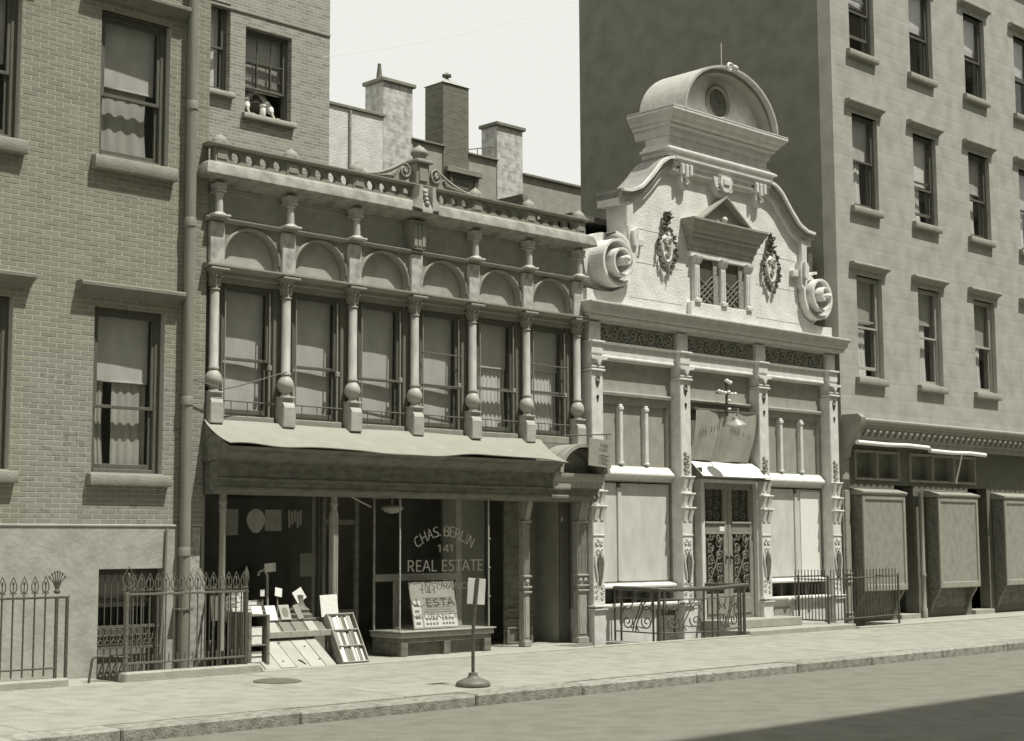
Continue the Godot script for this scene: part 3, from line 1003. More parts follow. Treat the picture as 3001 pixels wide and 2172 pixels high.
	for i in 7:
		var x := cx_(i)
		g = G.new()   # stub column of the frieze with its block and capital
		g.box(x - 0.115, x + 0.115, 5.50, 6.085, -0.11, 0.062, 0.008)
		var pl := part(g, "pilaster", mt(0.52, "soot", Vector3.ONE * 0.8, 0.7), t)
		if i == 3:
			g = G.new()
			g.ext(V2([x - 0.10, 6.16, x + 0.10, 6.16, x + 0.13, 6.35, x + 0.17, 6.46, x + 0.17, 6.60, x - 0.17, 6.60, x - 0.17, 6.46, x - 0.13, 6.35]), 0.22, at(0, 0, -0.1))
			for k in 3: g.box(x - 0.12 + 0.08 * k, x - 0.04 + 0.08 * k - 0.015, 6.2, 6.55, 0.12, 0.135, 0.005)
			part(g, "console", M.front, pl)
			continue
		g = G.new()
		g.box(x - 0.135, x + 0.135, 6.145, 6.175, -0.1, 0.18, 0.008)
		g.lathe(prof([0.10, 6.175, 0.085, 6.195, 0.055, 6.21, 0.047, 6.44, 0.065, 6.45, 0.065, 6.475, 0.05, 6.485]), at(x, 0, 0.08), 14)
		g.box(x - 0.075, x + 0.075, 6.485, 6.51, -0.07, 0.16, 0.006)
		g.ext(V2([x - 0.06, 6.51, x + 0.06, 6.51, x + 0.085, 6.61, x - 0.085, 6.61]), 0.19, at(0, 0, -0.04))
		part(g, "stub_column", mt(0.50, "stain", Vector3.ONE, 0.7), pl)
	# parapet: pierced panels between small pedestals
	for i in 6:
		var x := cx_(i)
		var a := x + 0.11; var b := x + 1.09
		g = G.new()
		var xs := [a]
		for k in 4: xs.append(x + 0.245 + 0.235 * k)
		xs.append(b)
		for k in 4:
			var hc := Vector2(x + 0.245 + 0.235 * k, 7.005)
			var l := a if k == 0 else hc.x - 0.1175
			var r := b if k == 3 else hc.x + 0.1175
			for s: float in [-1.0, 1.0]:
				var p := PackedVector2Array()
				var ey := 6.895 if s < 0 else 7.105
				p.append(Vector2(l, ey)); p.append(Vector2(r, ey)); p.append(Vector2(r, hc.y))
				for q in range(0, 13):
					var an := PI * q / 12 * s
					p.append(hc + 0.083 * Vector2(cos(an), sin(an)))
				p.append(Vector2(l, hc.y))
				g.ext(p, 0.09, at(0, 0, 0.03), 0.7)
		part(g, "pierced_panel", M.frontdark, t)
	for i in 7:
		if i == 3: continue
		var x := cx_(i)
		g = G.new()
		g.box(x - 0.11, x + 0.11, 6.89, 7.105, 0.0, 0.135, 0.008)
		g.box(x - 0.08, x + 0.08, 6.94, 7.07, 0.136, 0.146, 0.005)
		var pd := part(g, "pedestal", M.front, t)
		g = G.new()
		g.box(x - 0.125, x + 0.125, 7.150, 7.172, -0.02, 0.168, 0.006)
		g.lathe(prof([0.125, 7.172, 0.125, 7.20, 0.10, 7.24, 0.06, 7.275, 0.03, 7.29, 0.025, 7.31, 0.0, 7.315]), at(x, 0, 0.075), 16, 1.0, 0.75)
		part(g, "dome_cap", M.front, pd)
	g = G.new()
	g.mould(prof([-0.05, 7.105, 0.16, 7.105, 0.175, 7.12, 0.195, 7.13, 0.195, 7.148, -0.05, 7.152]), -0.30, 7.28)
	part(g, "coping", M.front, t)
	centre_crest(t)
	# sheet-metal roof over the shop front
	g = G.new()
	g.sheet(func(u: float, v: float) -> Vector3:
		var sag := 0.026 * sin(9.0 * u + 1.0) * v + 0.018 * sin(23.0 * u + 2.0 * sin(7.0 * u)) * v * v + 0.012 * sin(41.0 * u) * v * v * u + 0.01 * sin(14.0 * u + 3.0 * v)
		return Vector3(lerpf(-0.22, 6.22, u), 3.37 - 0.36 * pow(maxf(v, 0.0), 0.8) - 0.03 * sin(PI * v) + sag * 0.8, 0.02 + 0.62 * v - 0.012 * sin(17.0 * u) * v), 48, 8, 0.012)
	part(g, "shop_canopy", mt(0.30, "stain", Vector3.ONE * 0.7, 0.6, "wavyn", 0.3), t)
	g = G.new()
	g.ext(V2([-0.10, 2.8, 0.48, 2.84, 0.62, 3.0, 0.42, 3.10, 0.20, 3.2, 0.03, 3.34, -0.10, 3.36]), 0.03, Transform3D(Basis(Vector3(0, 0, 1), Vector3(0, 1, 0), Vector3(1, 0, 0)), Vector3(-0.225, 0, 0)))
	part(g, "canopy_end", M.shop, t)
	g = G.new()
	g.mould(prof([-0.02, 2.60, 0.31, 2.60, 0.31, 2.82, 0.34, 2.84, 0.40, 2.845, 0.42, 2.88, 0.48, 2.91, 0.54, 2.93, 0.55, 2.96, 0.61, 2.985, 0.62, 3.0, -0.02, 3.0]), -0.19, 6.2)
	part(g, "fascia", M.shop, t)
	g = G.new()
	g.mould(prof([-0.02, 2.38, 0.26, 2.38, 0.28, 2.42, 0.31, 2.44, 0.31, 2.47, 0.29, 2.49, 0.29, 2.56, 0.33, 2.575, 0.33, 2.598, -0.02, 2.598]), -0.19, 7.3)
	part(g, "lintel", M.shop, t)
	# arched hood over the entrance at the right
	var xc := 6.79
	for k in 2:
		var ro: float = [0.60, 0.50][k]; var ri: float = [0.53, 0.44][k]
		var p := PackedVector2Array()
		for q in range(0, 21):
			var a := PI * q / 20
			p.append(Vector2(xc + ro * cos(a), 2.84 + ro * 0.80 * sin(a)))
		for q in range(20, -1, -1):
			var a := PI * q / 20
			p.append(Vector2(xc + ri * cos(a), 2.84 + ri * 0.80 * sin(a)))
		g = G.new()
		g.ext(p, 0.50 if k == 0 else 0.42, at(0, 0, 0.0), 0.8)
		part(g, "arch_hood", M.shoplight if k == 0 else M.shop, t)
	g = G.new()
	var ty := PackedVector2Array()
	for q in range(0, 21):
		ty.append(Vector2(xc + 0.45 * cos(PI * q / 20), 2.82 + 0.36 * sin(PI * q / 20)))
	g.ext(ty, 0.1, at(0, 0, 0.05))
	part(g, "tympanum", M.shoplight, t)
	g = G.new()
	g.mould(prof([-0.02, 2.60, 0.33, 2.60, 0.33, 2.70, 0.36, 2.74, 0.38, 2.80, 0.38, 2.838, -0.02, 2.838]), 6.2, 7.40)
	part(g, "entrance_entablature", M.shoplight, t)

func spiral(g: G, c: Vector3, r: float, turns: float, th: float, dir: float, start: float, rise := 0.0, segs := 5) -> void:
	var p := []
	var n := int(turns * 12)
	for i in n + 1:
		var f := float(i) / n
		var a := start + dir * TAU * turns * f
		var q := r * (1.0 - 0.88 * f)
		p.append(c + Vector3(cos(a) * q, sin(a) * q, rise * f))
	g.tube(p, th, segs, false, th * 0.7)

func column(t: Node3D, x: float) -> MeshInstance3D:
	var z := 0.0
	var g := G.new()
	g.lathe(prof([0.055, 4.06, 0.075, 4.07, 0.078, 4.095, 0.066, 4.11, 0.064, 5.12, 0.056, 5.14]), at(x, 0, z), 18)
	var c := part(g, "column", mt(0.50, "soot", Vector3(1, 0.3, 1), 0.6), t)
	g = G.new()
	g.box(x - 0.105, x + 0.105, 3.33, 3.60, -0.12, 0.115, 0.01)
	g.ext(V2([-0.12, 3.60, 0.115, 3.60, 0.10, 3.65, 0.06, 3.69, 0.06, 3.74, -0.12, 3.74]), 0.19, Transform3D(Basis(Vector3(0, 0, 1), Vector3(0, 1, 0), Vector3(1, 0, 0)), Vector3(x - 0.095, 0, 0)))
	g.box(x - 0.105, x + 0.105, 3.74, 3.765, -0.115, 0.10, 0.006)
	part(g, "plinth", M.tin, c)
	g = G.new()
	g.lathe(prof([0.075, 3.765, 0.078, 3.785, 0.055, 3.80, 0.055, 3.815, 0.095, 3.85, 0.118, 3.90, 0.120, 3.94, 0.105, 3.99, 0.080, 4.03, 0.062, 4.05, 0.062, 4.06]), at(x, 0, z), 20)
	part(g, "urn_base", M.tin, c)
	g = G.new()
	g.lathe(prof([0.056, 5.14, 0.078, 5.15, 0.078, 5.165, 0.062, 5.18, 0.066, 5.22, 0.085, 5.28, 0.095, 5.30, 0.085, 5.31, 0.10, 5.37, 0.125, 5.41]), at(x, 0, z), 12)
	for k in 8:   # curled leaves
		var a := TAU * k / 8 + 0.4
		var d := Vector3(cos(a), 0, sin(a))
		g.tube([Vector3(x, 5.20, z) + d * 0.066, Vector3(x, 5.29, z) + d * 0.088, Vector3(x, 5.335, z) + d * 0.115, Vector3(x, 5.32, z) + d * 0.13], 0.02, 5, false, 0.01)
	g.box(x - 0.15, x + 0.15, 5.41, 5.445, -0.15, 0.15, 0.008)
	part(g, "capital", M.front, c)
	return c

func centre_crest(t: Node3D) -> void:
	var x := cx_(3)
	var g := G.new()
	g.box(x - 0.13, x + 0.13, 7.153, 7.48, 0.0, 0.19, 0.01)
	g.box(x - 0.085, x + 0.085, 7.20, 7.42, 0.191, 0.21, 0.008)
	var c := part(g, "crest_block", M.front, t)
	g = G.new()   # splayed bracket running down over the cornice
	for k in 2:
		var s := -1.0 if k == 0 else 1.0
		g.ext(V2([x + s * 0.10, 7.105, x + s * 0.16, 7.105, x + s * 0.17, 6.95, x + s * 0.27, 6.76, x + s * 0.10, 6.74]), 0.20, at(0, 0, 0.10 - 0.0))
	g.ext(V2([0.0, 7.105, 0.20, 7.105, 0.22, 6.95, 0.26, 6.85, 0.30, 6.76, 0.30, 6.70, 0.0, 6.70]), 0.20, Transform3D(Basis(Vector3(0, 0, 1), Vector3(0, 1, 0), Vector3(1, 0, 0)), Vector3(x - 0.10, 0, 0)))
	for k in 4:
		g.ball(Vector3(x, 6.84 + 0.065 * k, 0.29 - 0.02 * k), Vector3(0.05, 0.035, 0.03), 8)
	part(g, "bracket", M.tin, c)
	g = G.new()
	g.box(x - 0.17, x + 0.17, 7.48, 7.53, -0.05, 0.25, 0.012)
	g.lathe(prof([0.13, 7.53, 0.13, 7.55, 0.10, 7.56, 0.105, 7.60, 0.135, 7.63, 0.135, 7.66, 0.11, 7.70, 0.07, 7.74, 0.03, 7.76, 0.0, 7.79]), at(x, 0, 0.10), 14)
	part(g, "finial", M.front, c)
	for s: float in [-1.0, 1.0]:
		g = G.new()
		var pts := PackedVector2Array()
		pts.append(Vector2(x + s * 1.08, 7.155))
		for q in range(0, 11):
			var f := q / 10.0
			pts.append(Vector2(x + s * lerpf(1.06, 0.34, f), 7.175 + 0.27 * pow(f, 1.7)))
		for q in range(0, 10):
			var a := PI / 2 - PI * q / 9 * 0.95
			pts.append(Vector2(x + s * (0.30 - 0.13 * cos(a) * 1.0), 7.325 + 0.135 * sin(a)))
		pts.append(Vector2(x + s * 0.30, 7.155))
		g.ext(pts, 0.05, at(0, 0, 0.06), 0.8)
		spiral(g, Vector3(x + s * 0.32, 7.32, 0.125), 0.12, 1.6, 0.022, s, PI / 2, 0.03, 6)
		g.ball(Vector3(x + s * 0.32, 7.32, 0.13), Vector3(0.045, 0.045, 0.04), 8)
		var rim := []
		for q in range(0, 11):
			var f := q / 10.0
			rim.append(Vector3(x + s * lerpf(1.06, 0.34, f), 7.175 + 0.27 * pow(f, 1.7), 0.10))
		g.tube(rim, 0.026, 6)
		for q in 3:
			g.tube([Vector3(x + s * (0.48 + 0.02 * q), 7.30 - 0.04 * q, 0.12), Vector3(x + s * (0.58 + 0.07 * q), 7.22 - 0.01 * q, 0.125), Vector3(x + s * (0.66 + 0.1 * q), 7.18, 0.12)], 0.022, 5, false, 0.008)
		part(g, "scroll_wing", M.front, c)

# ---- ground floor of the columned building ------------------------------------------------------------------------------------
func shopfront() -> void:
	var t := shop
	var g := G.new()
	# dark shop interior behind everything
	g.box(-0.15, 7.1, 0.02, 0.08, -3.0, -0.45)
	g.box(-0.15, 7.1, 0.08, 3.0, -3.0, -2.95)
	g.box(-0.15, -0.1, 0.08, 3.0, -2.95, -0.1)
	g.box(7.05, 7.1, 0.08, 3.0, -2.95, -0.42)
	g.box(2.20, 2.26, 0.08, 2.6, -2.95, -0.75)
	g.box(-0.15, 7.1, 2.62, 2.7, -2.95, -0.03)
	part(g, "shop_interior", mt(0.34, "stain", Vector3.ONE * 0.6), t)
	# bookshop window with two banded colonnettes
	for x: float in [0.05, 1.93]:
		g = G.new()
		var pr := [0.058, 0.08, 0.058, 0.3, 0.047, 0.34, 0.043, 2.14, 0.055, 2.15, 0.055, 2.18, 0.045, 2.20, 0.045, 2.24, 0.058, 2.26, 0.058, 2.29, 0.047, 2.31, 0.052, 2.40, 0.06, 2.43, 0.06, 2.48]
		if x > 1.0:
			g.box(x - 0.05, x + 0.05, 0.08, 2.16, 0.05, 0.15, 0.01)
			for k in 3: g.box(x - 0.042 + 0.03 * k, x - 0.028 + 0.03 * k, 0.5, 2.1, 0.15, 0.157, 0.003)
			pr = pr.slice(8)
		g.lathe(prof(pr), at(x, 0, 0.10), 16)
		part(g, "shop_column", M.shoplight, t)
	g = G.new()
	g.box(0.0, 2.2, 0.08, 0.42, -0.5, -0.42, 0.01)
	g.box(0.0, 0.06, 0.42, 2.6, -0.5, -0.42, 0.006)
	g.box(2.14, 2.2, 0.42, 2.6, -0.5, -0.42, 0.006)
	g.box(0.06, 2.14, 2.52, 2.6, -0.5, -0.42, 0.006)
	var bw := part(g, "bookshop_window", M.shop, t)
	g = G.new()
	g.box(0.06, 2.14, 0.42, 2.52, -0.462, -0.456)
	part(g, "pane", M.glass, bw)
	g = G.new()
	g.tube([Vector3(1.98, 2.47, 0.16), Vector3(2.62, 2.25, 0.08)], 0.014, 6)
	part(g, "awning_arm", M.shoplight, t)
	# office show window: a glazed box with a low panelled base
	g = G.new()
	var xa := 3.08; var xb := 4.90; var zf := 0.20
	g.box(xa, xa + 0.022, 0.44, 2.42, zf - 0.022, zf, 0.004)
	g.box(xb - 0.022, xb, 0.44, 2.42, zf - 0.022, zf, 0.004)
	g.box(xa + 0.022, xb - 0.022, 2.38, 2.42, zf - 0.022, zf, 0.004)
	g.box(xa, xa + 0.022, 2.38, 2.42, -0.4, zf - 0.022, 0.004)
	g.box(xa, xa + 0.03, 0.44, 2.42, -0.42, -0.39, 0.004)
	var sw := part(g, "show_window", M.sashlight, t)
	g = G.new()
	g.box(xa + 0.02, xb - 0.02, 0.45, 2.39, zf - 0.014, zf - 0.008)
	part(g, "front_pane", M.glass, sw)
	g = G.new()
	g.box(xa + 0.008, xa + 0.014, 0.45, 2.39, -0.39, zf - 0.02)
	part(g, "side_pane", M.glass, sw)
	g = G.new()
	for k in 3:   # clips that hold the panes at the corners
		for x: float in [xa, xb]:
			g.ball(Vector3(x, 0.9 + 0.44 * k, zf + 0.004), Vector3.ONE * 0.014, 8)
	part(g, "pane_clip", M.sashlight, sw)
	g = G.new()   # partition at the back of the show window
	g.box(xa + 0.03, xb, 1.15, 1.26, -0.46, -0.42, 0.008)
	g.box(3.50, 3.60, 0.44, 1.149, -0.46, -0.42, 0.008)
	g.box(xb - 0.14, xb - 0.01, 0.44, 2.5, -0.46, -0.415, 0.008)
	part(g, "back_partition", M.shoplight, sw)
	g = G.new()
	g.box(xa - 0.05, xb + 0.06, 0.42, 0.44, -0.45, zf + 0.09, 0.006)
	g.box(xa - 0.03, xb + 0.04, 0.34, 0.419, -0.44, zf + 0.06, 0.012)
	part(g, "window_ledge", M.shoplight, sw)
	g = G.new()
	g.box(xa, xb, 0.27, 0.339, -0.42, zf + 0.03, 0.005)
	g.box(xa, xb, 0.08, 0.269, -0.42, zf - 0.05, 0.005)
	g.box(xa, xa + 0.14, 0.08, 0.269, zf - 0.05, zf + 0.03, 0.005)
	g.box(xb - 0.14, xb, 0.08, 0.269, zf - 0.05, zf + 0.03, 0.005)
	g.box(3.93, 4.06, 0.08, 0.269, zf - 0.05, zf + 0.03, 0.005)
	part(g, "base_panel", M.shop, sw)
	# lettering on the glass
	var zl := zf + 0.001
	var s := "CHAS. BERLIN"
	var wd := [0.125, 0.13, 0.135, 0.12, 0.05, 0.05, 0.13, 0.11, 0.125, 0.105, 0.05, 0.13]
	var tot := 0.0
	for w: float in wd: tot += w
	var acc := 0.0
	for i in s.length():
		var f: float = (acc + wd[i] / 2) / tot * 2.0 - 1.0
		acc += wd[i]
		if s[i] == " ": continue
		var c := Vector3(3.96 + 0.60 * f, 1.90 - 0.20 * f * f, zl)
		var hh := 0.16
		var ww: float = wd[i] * 0.72 * 1.28 / tot * 1.22
		if s[i] == ".":
			c.y -= 0.06; hh = 0.03; ww = 0.025
		if s[i] == "I": ww = 0.03
		text(s[i], hh, ww, c, sw, M.letter, "lettering", "Droid Sans", -0.62 * f)
	text("141", 0.11, 0.30, Vector3(3.97, 1.64, zl), sw, M.letter)
	text("REAL ESTATE", 0.17, 1.52, Vector3(3.99, 1.385, zl), sw, M.letter)
	text("INSURANCE", 0.10, 1.0, Vector3(3.99, 1.08, zl), sw, mt(0.13, "", Vector3.ONE, 0.6))
	# recessed entrance at the right: post, panelled door, outer pilaster
	for k in 2:
		var x0: float = [5.84, 7.10][k]; var x1: float = [5.99, 7.34][k]
		g = G.new()
		g.box(x0 + 0.01, x1 - 0.01, 0.08, 2.38, -0.12, 0.0, 0.008)
		g.box(x0 - 0.01, x1 + 0.01, 0.08, 0.17, -0.12, 0.03, 0.008)
		g.box(x0 + 0.03, x1 - 0.03, 0.22, 0.86, 0.0, 0.012, 0.005)
		for y: float in [0.92, 1.0, 1.17]: g.box(x0 - 0.015, x1 + 0.015, y, y + 0.03, -0.1, 0.035, 0.006)
		var nb := 1 if k == 0 else 2
		for q in nb: g.lathe(prof([0.045, 0, 0.045, 0.02, 0.02, 0.035, 0.0, 0.04]), Transform3D(Basis(Vector3.RIGHT, PI / 2), Vector3(lerpf(x0, x1, (q + 0.5) / nb), 1.10, 0.0)), 12)
		var nf := 4 if k == 0 else 6
		for q in nf:
			var px := lerpf(x0 + 0.02, x1 - 0.02, (q + 0.5) / nf)
			g.box(px - 0.009, px + 0.009, 1.24, 2.02, 0.0, 0.016, 0.005)
		g.box(x0 - 0.015, x1 + 0.015, 2.04, 2.075, -0.1, 0.035, 0.006)
		g.ext(V2([-0.1, 2.08, 0.02, 2.08, 0.06, 2.25, 0.09, 2.33, 0.09, 2.38, -0.1, 2.38]), x1 - x0 - 0.04, Transform3D(Basis(Vector3(0, 0, 1), Vector3(0, 1, 0), Vector3(1, 0, 0)), Vector3(x0 + 0.02, 0, 0)))
		part(g, "entrance_pilaster", M.shoplight if k == 1 else M.shoplight, t)
	g = G.new()
	g.box(5.98, 6.62, 0.08, 2.5, -0.62, -0.57, 0.006)
	g.box(6.0, 6.60, 0.62, 0.66, -0.57, -0.53, 0.006)
	g.box(6.0, 6.60, 0.46, 0.49, -0.57, -0.53, 0.006)
	g.box(6.0, 6.60, 0.33, 0.36, -0.57, -0.53, 0.006)
	g.box(6.0, 6.06, 0.1, 0.329, -0.57, -0.535, 0.006)
	g.box(6.27, 6.33, 0.1, 0.329, -0.57, -0.535, 0.006)
	g.box(6.54, 6.60, 0.1, 0.329, -0.57, -0.535, 0.006)
	g.box(6.0, 6.60, 0.09, 0.12, -0.57, -0.534, 0.006)
	var d := part(g, "door", M.shop, t)
	g = G.new()
	g.ball(Vector3(6.55, 1.0, -0.53), Vector3.ONE * 0.028, 8)
	part(g, "knob", mt(0.5, "", Vector3.ONE, 0.3, "", 1.0, 0.8), d)
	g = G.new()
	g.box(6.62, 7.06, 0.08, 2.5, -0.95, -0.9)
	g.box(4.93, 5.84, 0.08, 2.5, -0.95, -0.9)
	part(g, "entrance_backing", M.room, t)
	# door of the bookshop, deep in shade
	g = G.new()
	g.box(2.27, 2.34, 0.08, 2.5, -0.74, -0.68, 0.006)
	g.box(2.95, 3.03, 0.08, 2.5, -0.74, -0.68, 0.006)
	g.box(2.34, 2.95, 0.08, 0.75, -0.73, -0.69, 0.006)
	g.box(2.34, 2.95, 2.0, 2.08, -0.73, -0.69, 0.006)
	part(g, "bookshop_door", M.shop, t)

# ---- the gabled hall ------------------------------------------------------------------------------------------------------------
const GX := 11.05
const PX := [7.53, 9.87, 12.21, 14.55]

func mirror(p: PackedVector2Array) -> PackedVector2Array:
	var q := PackedVector2Array()
	for i in range(p.size() - 1, -1, -1): q.append(Vector2(2.0 * GX - p[i].x, p[i].y))
	return q

func curve(pts: Array, n: int) -> PackedVector2Array:   # smooth line through the points
	var c := Curve2D.new()
	for i in pts.size():
		var a: Vector2 = pts[maxi(i - 1, 0)]; var b: Vector2 = pts[mini(i + 1, pts.size() - 1)]
		c.add_point(pts[i], -(b - a) / 6.0, (b - a) / 6.0)
	var out := PackedVector2Array()
	var l := c.get_baked_length()
	for i in n + 1: out.append(c.sample_baked(l * i / n))
	return out

func gabled_building() -> void:
	var t := thing("gabled_hall", "pale hall with a tall scrolled gable, round-headed crest, carved piers and ornate double door", "building", Vector3(GX, 0, 0))
	var g := G.new()
	# body
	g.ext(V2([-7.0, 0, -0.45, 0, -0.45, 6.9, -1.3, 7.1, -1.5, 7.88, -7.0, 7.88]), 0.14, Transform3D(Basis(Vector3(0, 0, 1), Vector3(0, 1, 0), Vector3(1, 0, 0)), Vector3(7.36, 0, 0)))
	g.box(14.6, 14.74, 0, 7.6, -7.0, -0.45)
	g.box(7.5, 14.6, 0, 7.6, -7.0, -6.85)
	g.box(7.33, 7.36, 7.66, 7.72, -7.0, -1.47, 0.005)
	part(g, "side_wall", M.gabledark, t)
	g = G.new()
	g.box(7.5, 14.6, 7.3, 7.4, -6.85, -0.43)
	part(g, "roof", mt(0.12, "soot"), t)
	# ground floor wall with its openings
	g = G.new()
	var holes := []
	for k: int in [0, 2]:
		holes.append([PX[k] + 0.15, PX[k + 1] - 0.15, 1.04, 2.76])
		holes.append([PX[k] + 0.15, PX[k + 1] - 0.15, 3.05, 4.24])
	holes.append([10.42, 12.06, 0.33, 2.9])
	holes.append([PX[1] + 0.15, PX[2] - 0.15, 3.05, 4.24])
	for k: int in [0, 2]: holes.append([PX[k] + 0.15, PX[k + 1] - 0.15, 0.68, 0.94])
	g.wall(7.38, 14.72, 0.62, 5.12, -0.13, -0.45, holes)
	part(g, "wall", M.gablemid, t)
	g = G.new()
	g.wall(7.38, 14.72, -0.5, 0.618, -0.06, -0.45, [[10.42, 12.06, 0.33, 0.7]])
	part(g, "plinth_wall", M.gabletrim, t)
	g = G.new()
	g.box(7.39, 14.71, 5.7, 5.76, -6.8, -0.35)
	g.box(7.45, 14.65, 0.0, 0.05, -6.8, -0.42)
	g.box(7.45, 14.65, 0.05, 5.7, -2.3, -2.2)
	part(g, "inner_floor", M.room, t)
	for k in 4: pier(t, PX[k])
	for k: int in [0, 2]: side_bay(t, PX[k] + 0.15, PX[k + 1] - 0.15, k)
	door_bay(t)
	# entablature
	g = G.new()
	g.mould(prof([-0.3, 4.83, -0.02, 4.83, -0.02, 4.845, 0.02, 4.86, 0.02, 4.885, 0.0, 4.90, 0.0, 5.09, 0.05, 5.10, 0.06, 5.13, -0.3, 5.13]), 7.38, 14.72)
	part(g, "architrave", M.gabletrim, t)
	g = G.new()
	g.box(7.40, 14.70, 5.13, 5.46, -0.3, -0.03)
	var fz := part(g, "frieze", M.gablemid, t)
	for k in 3:
		g = G.new()
		var a: float = PX[k] + 0.2; var b: float = PX[k + 1] - 0.2
		var n := 8
		for q in n:
			var x := lerpf(a, b, (q + 0.5) / n)
			var s := 1.0 if q % 2 else -1.0
			spiral(g, Vector3(x, 5.29 + 0.02 * s, -0.015), 0.115, 1.5, 0.02, s, PI * (q % 2), 0.02, 6)
			g.tube([Vector3(x - 0.13, 5.29 - 0.12 * s, -0.015), Vector3(x, 5.29 - 0.10 * s, 0.0), Vector3(x + 0.13, 5.29 + 0.12 * s, -0.015)], 0.016, 5)
			for w in 3: g.ball(Vector3(x + 0.07 * (w - 1), 5.29 - 0.10 * s + 0.03 * w * s, -0.01), Vector3(0.035, 0.022, 0.02), 6)
		part(g, "frieze_scrollwork", M.gablemid, fz)
	g = G.new()
	g.cornice(prof([-0.2, 5.45, 0.0, 5.45, 0.03, 5.48, 0.16, 5.49, 0.18, 5.505, 0.20, 5.53, 0.20, 5.56, 0.23, 5.58, 0.25, 5.62, 0.27, 5.68, 0.30, 5.72, 0.31, 5.735, 0.31, 5.76, 0.27, 5.775, -0.2, 5.79]), 7.40, 14.70, -0.4, 0.0, 0.7)
	part(g, "main_cornice", mt(0.52, "mottle", Vector3.ONE * 0.5, 0.8, "stuccon", 0.3), t)
	gable(t)
	# steps and slabs in front of the door
	g = G.new()
	g.box(10.44, 13.75, 0.0, 0.17, -0.05, 1.0, 0.012)
	part(g, "door_step", M.step, t, "broad lower stone step")
	g = G.new()
	g.box(10.44, 12.75, 0.171, 0.33, -0.05, 0.48, 0.012)
	part(g, "door_step", M.step, t, "upper stone step at the threshold")

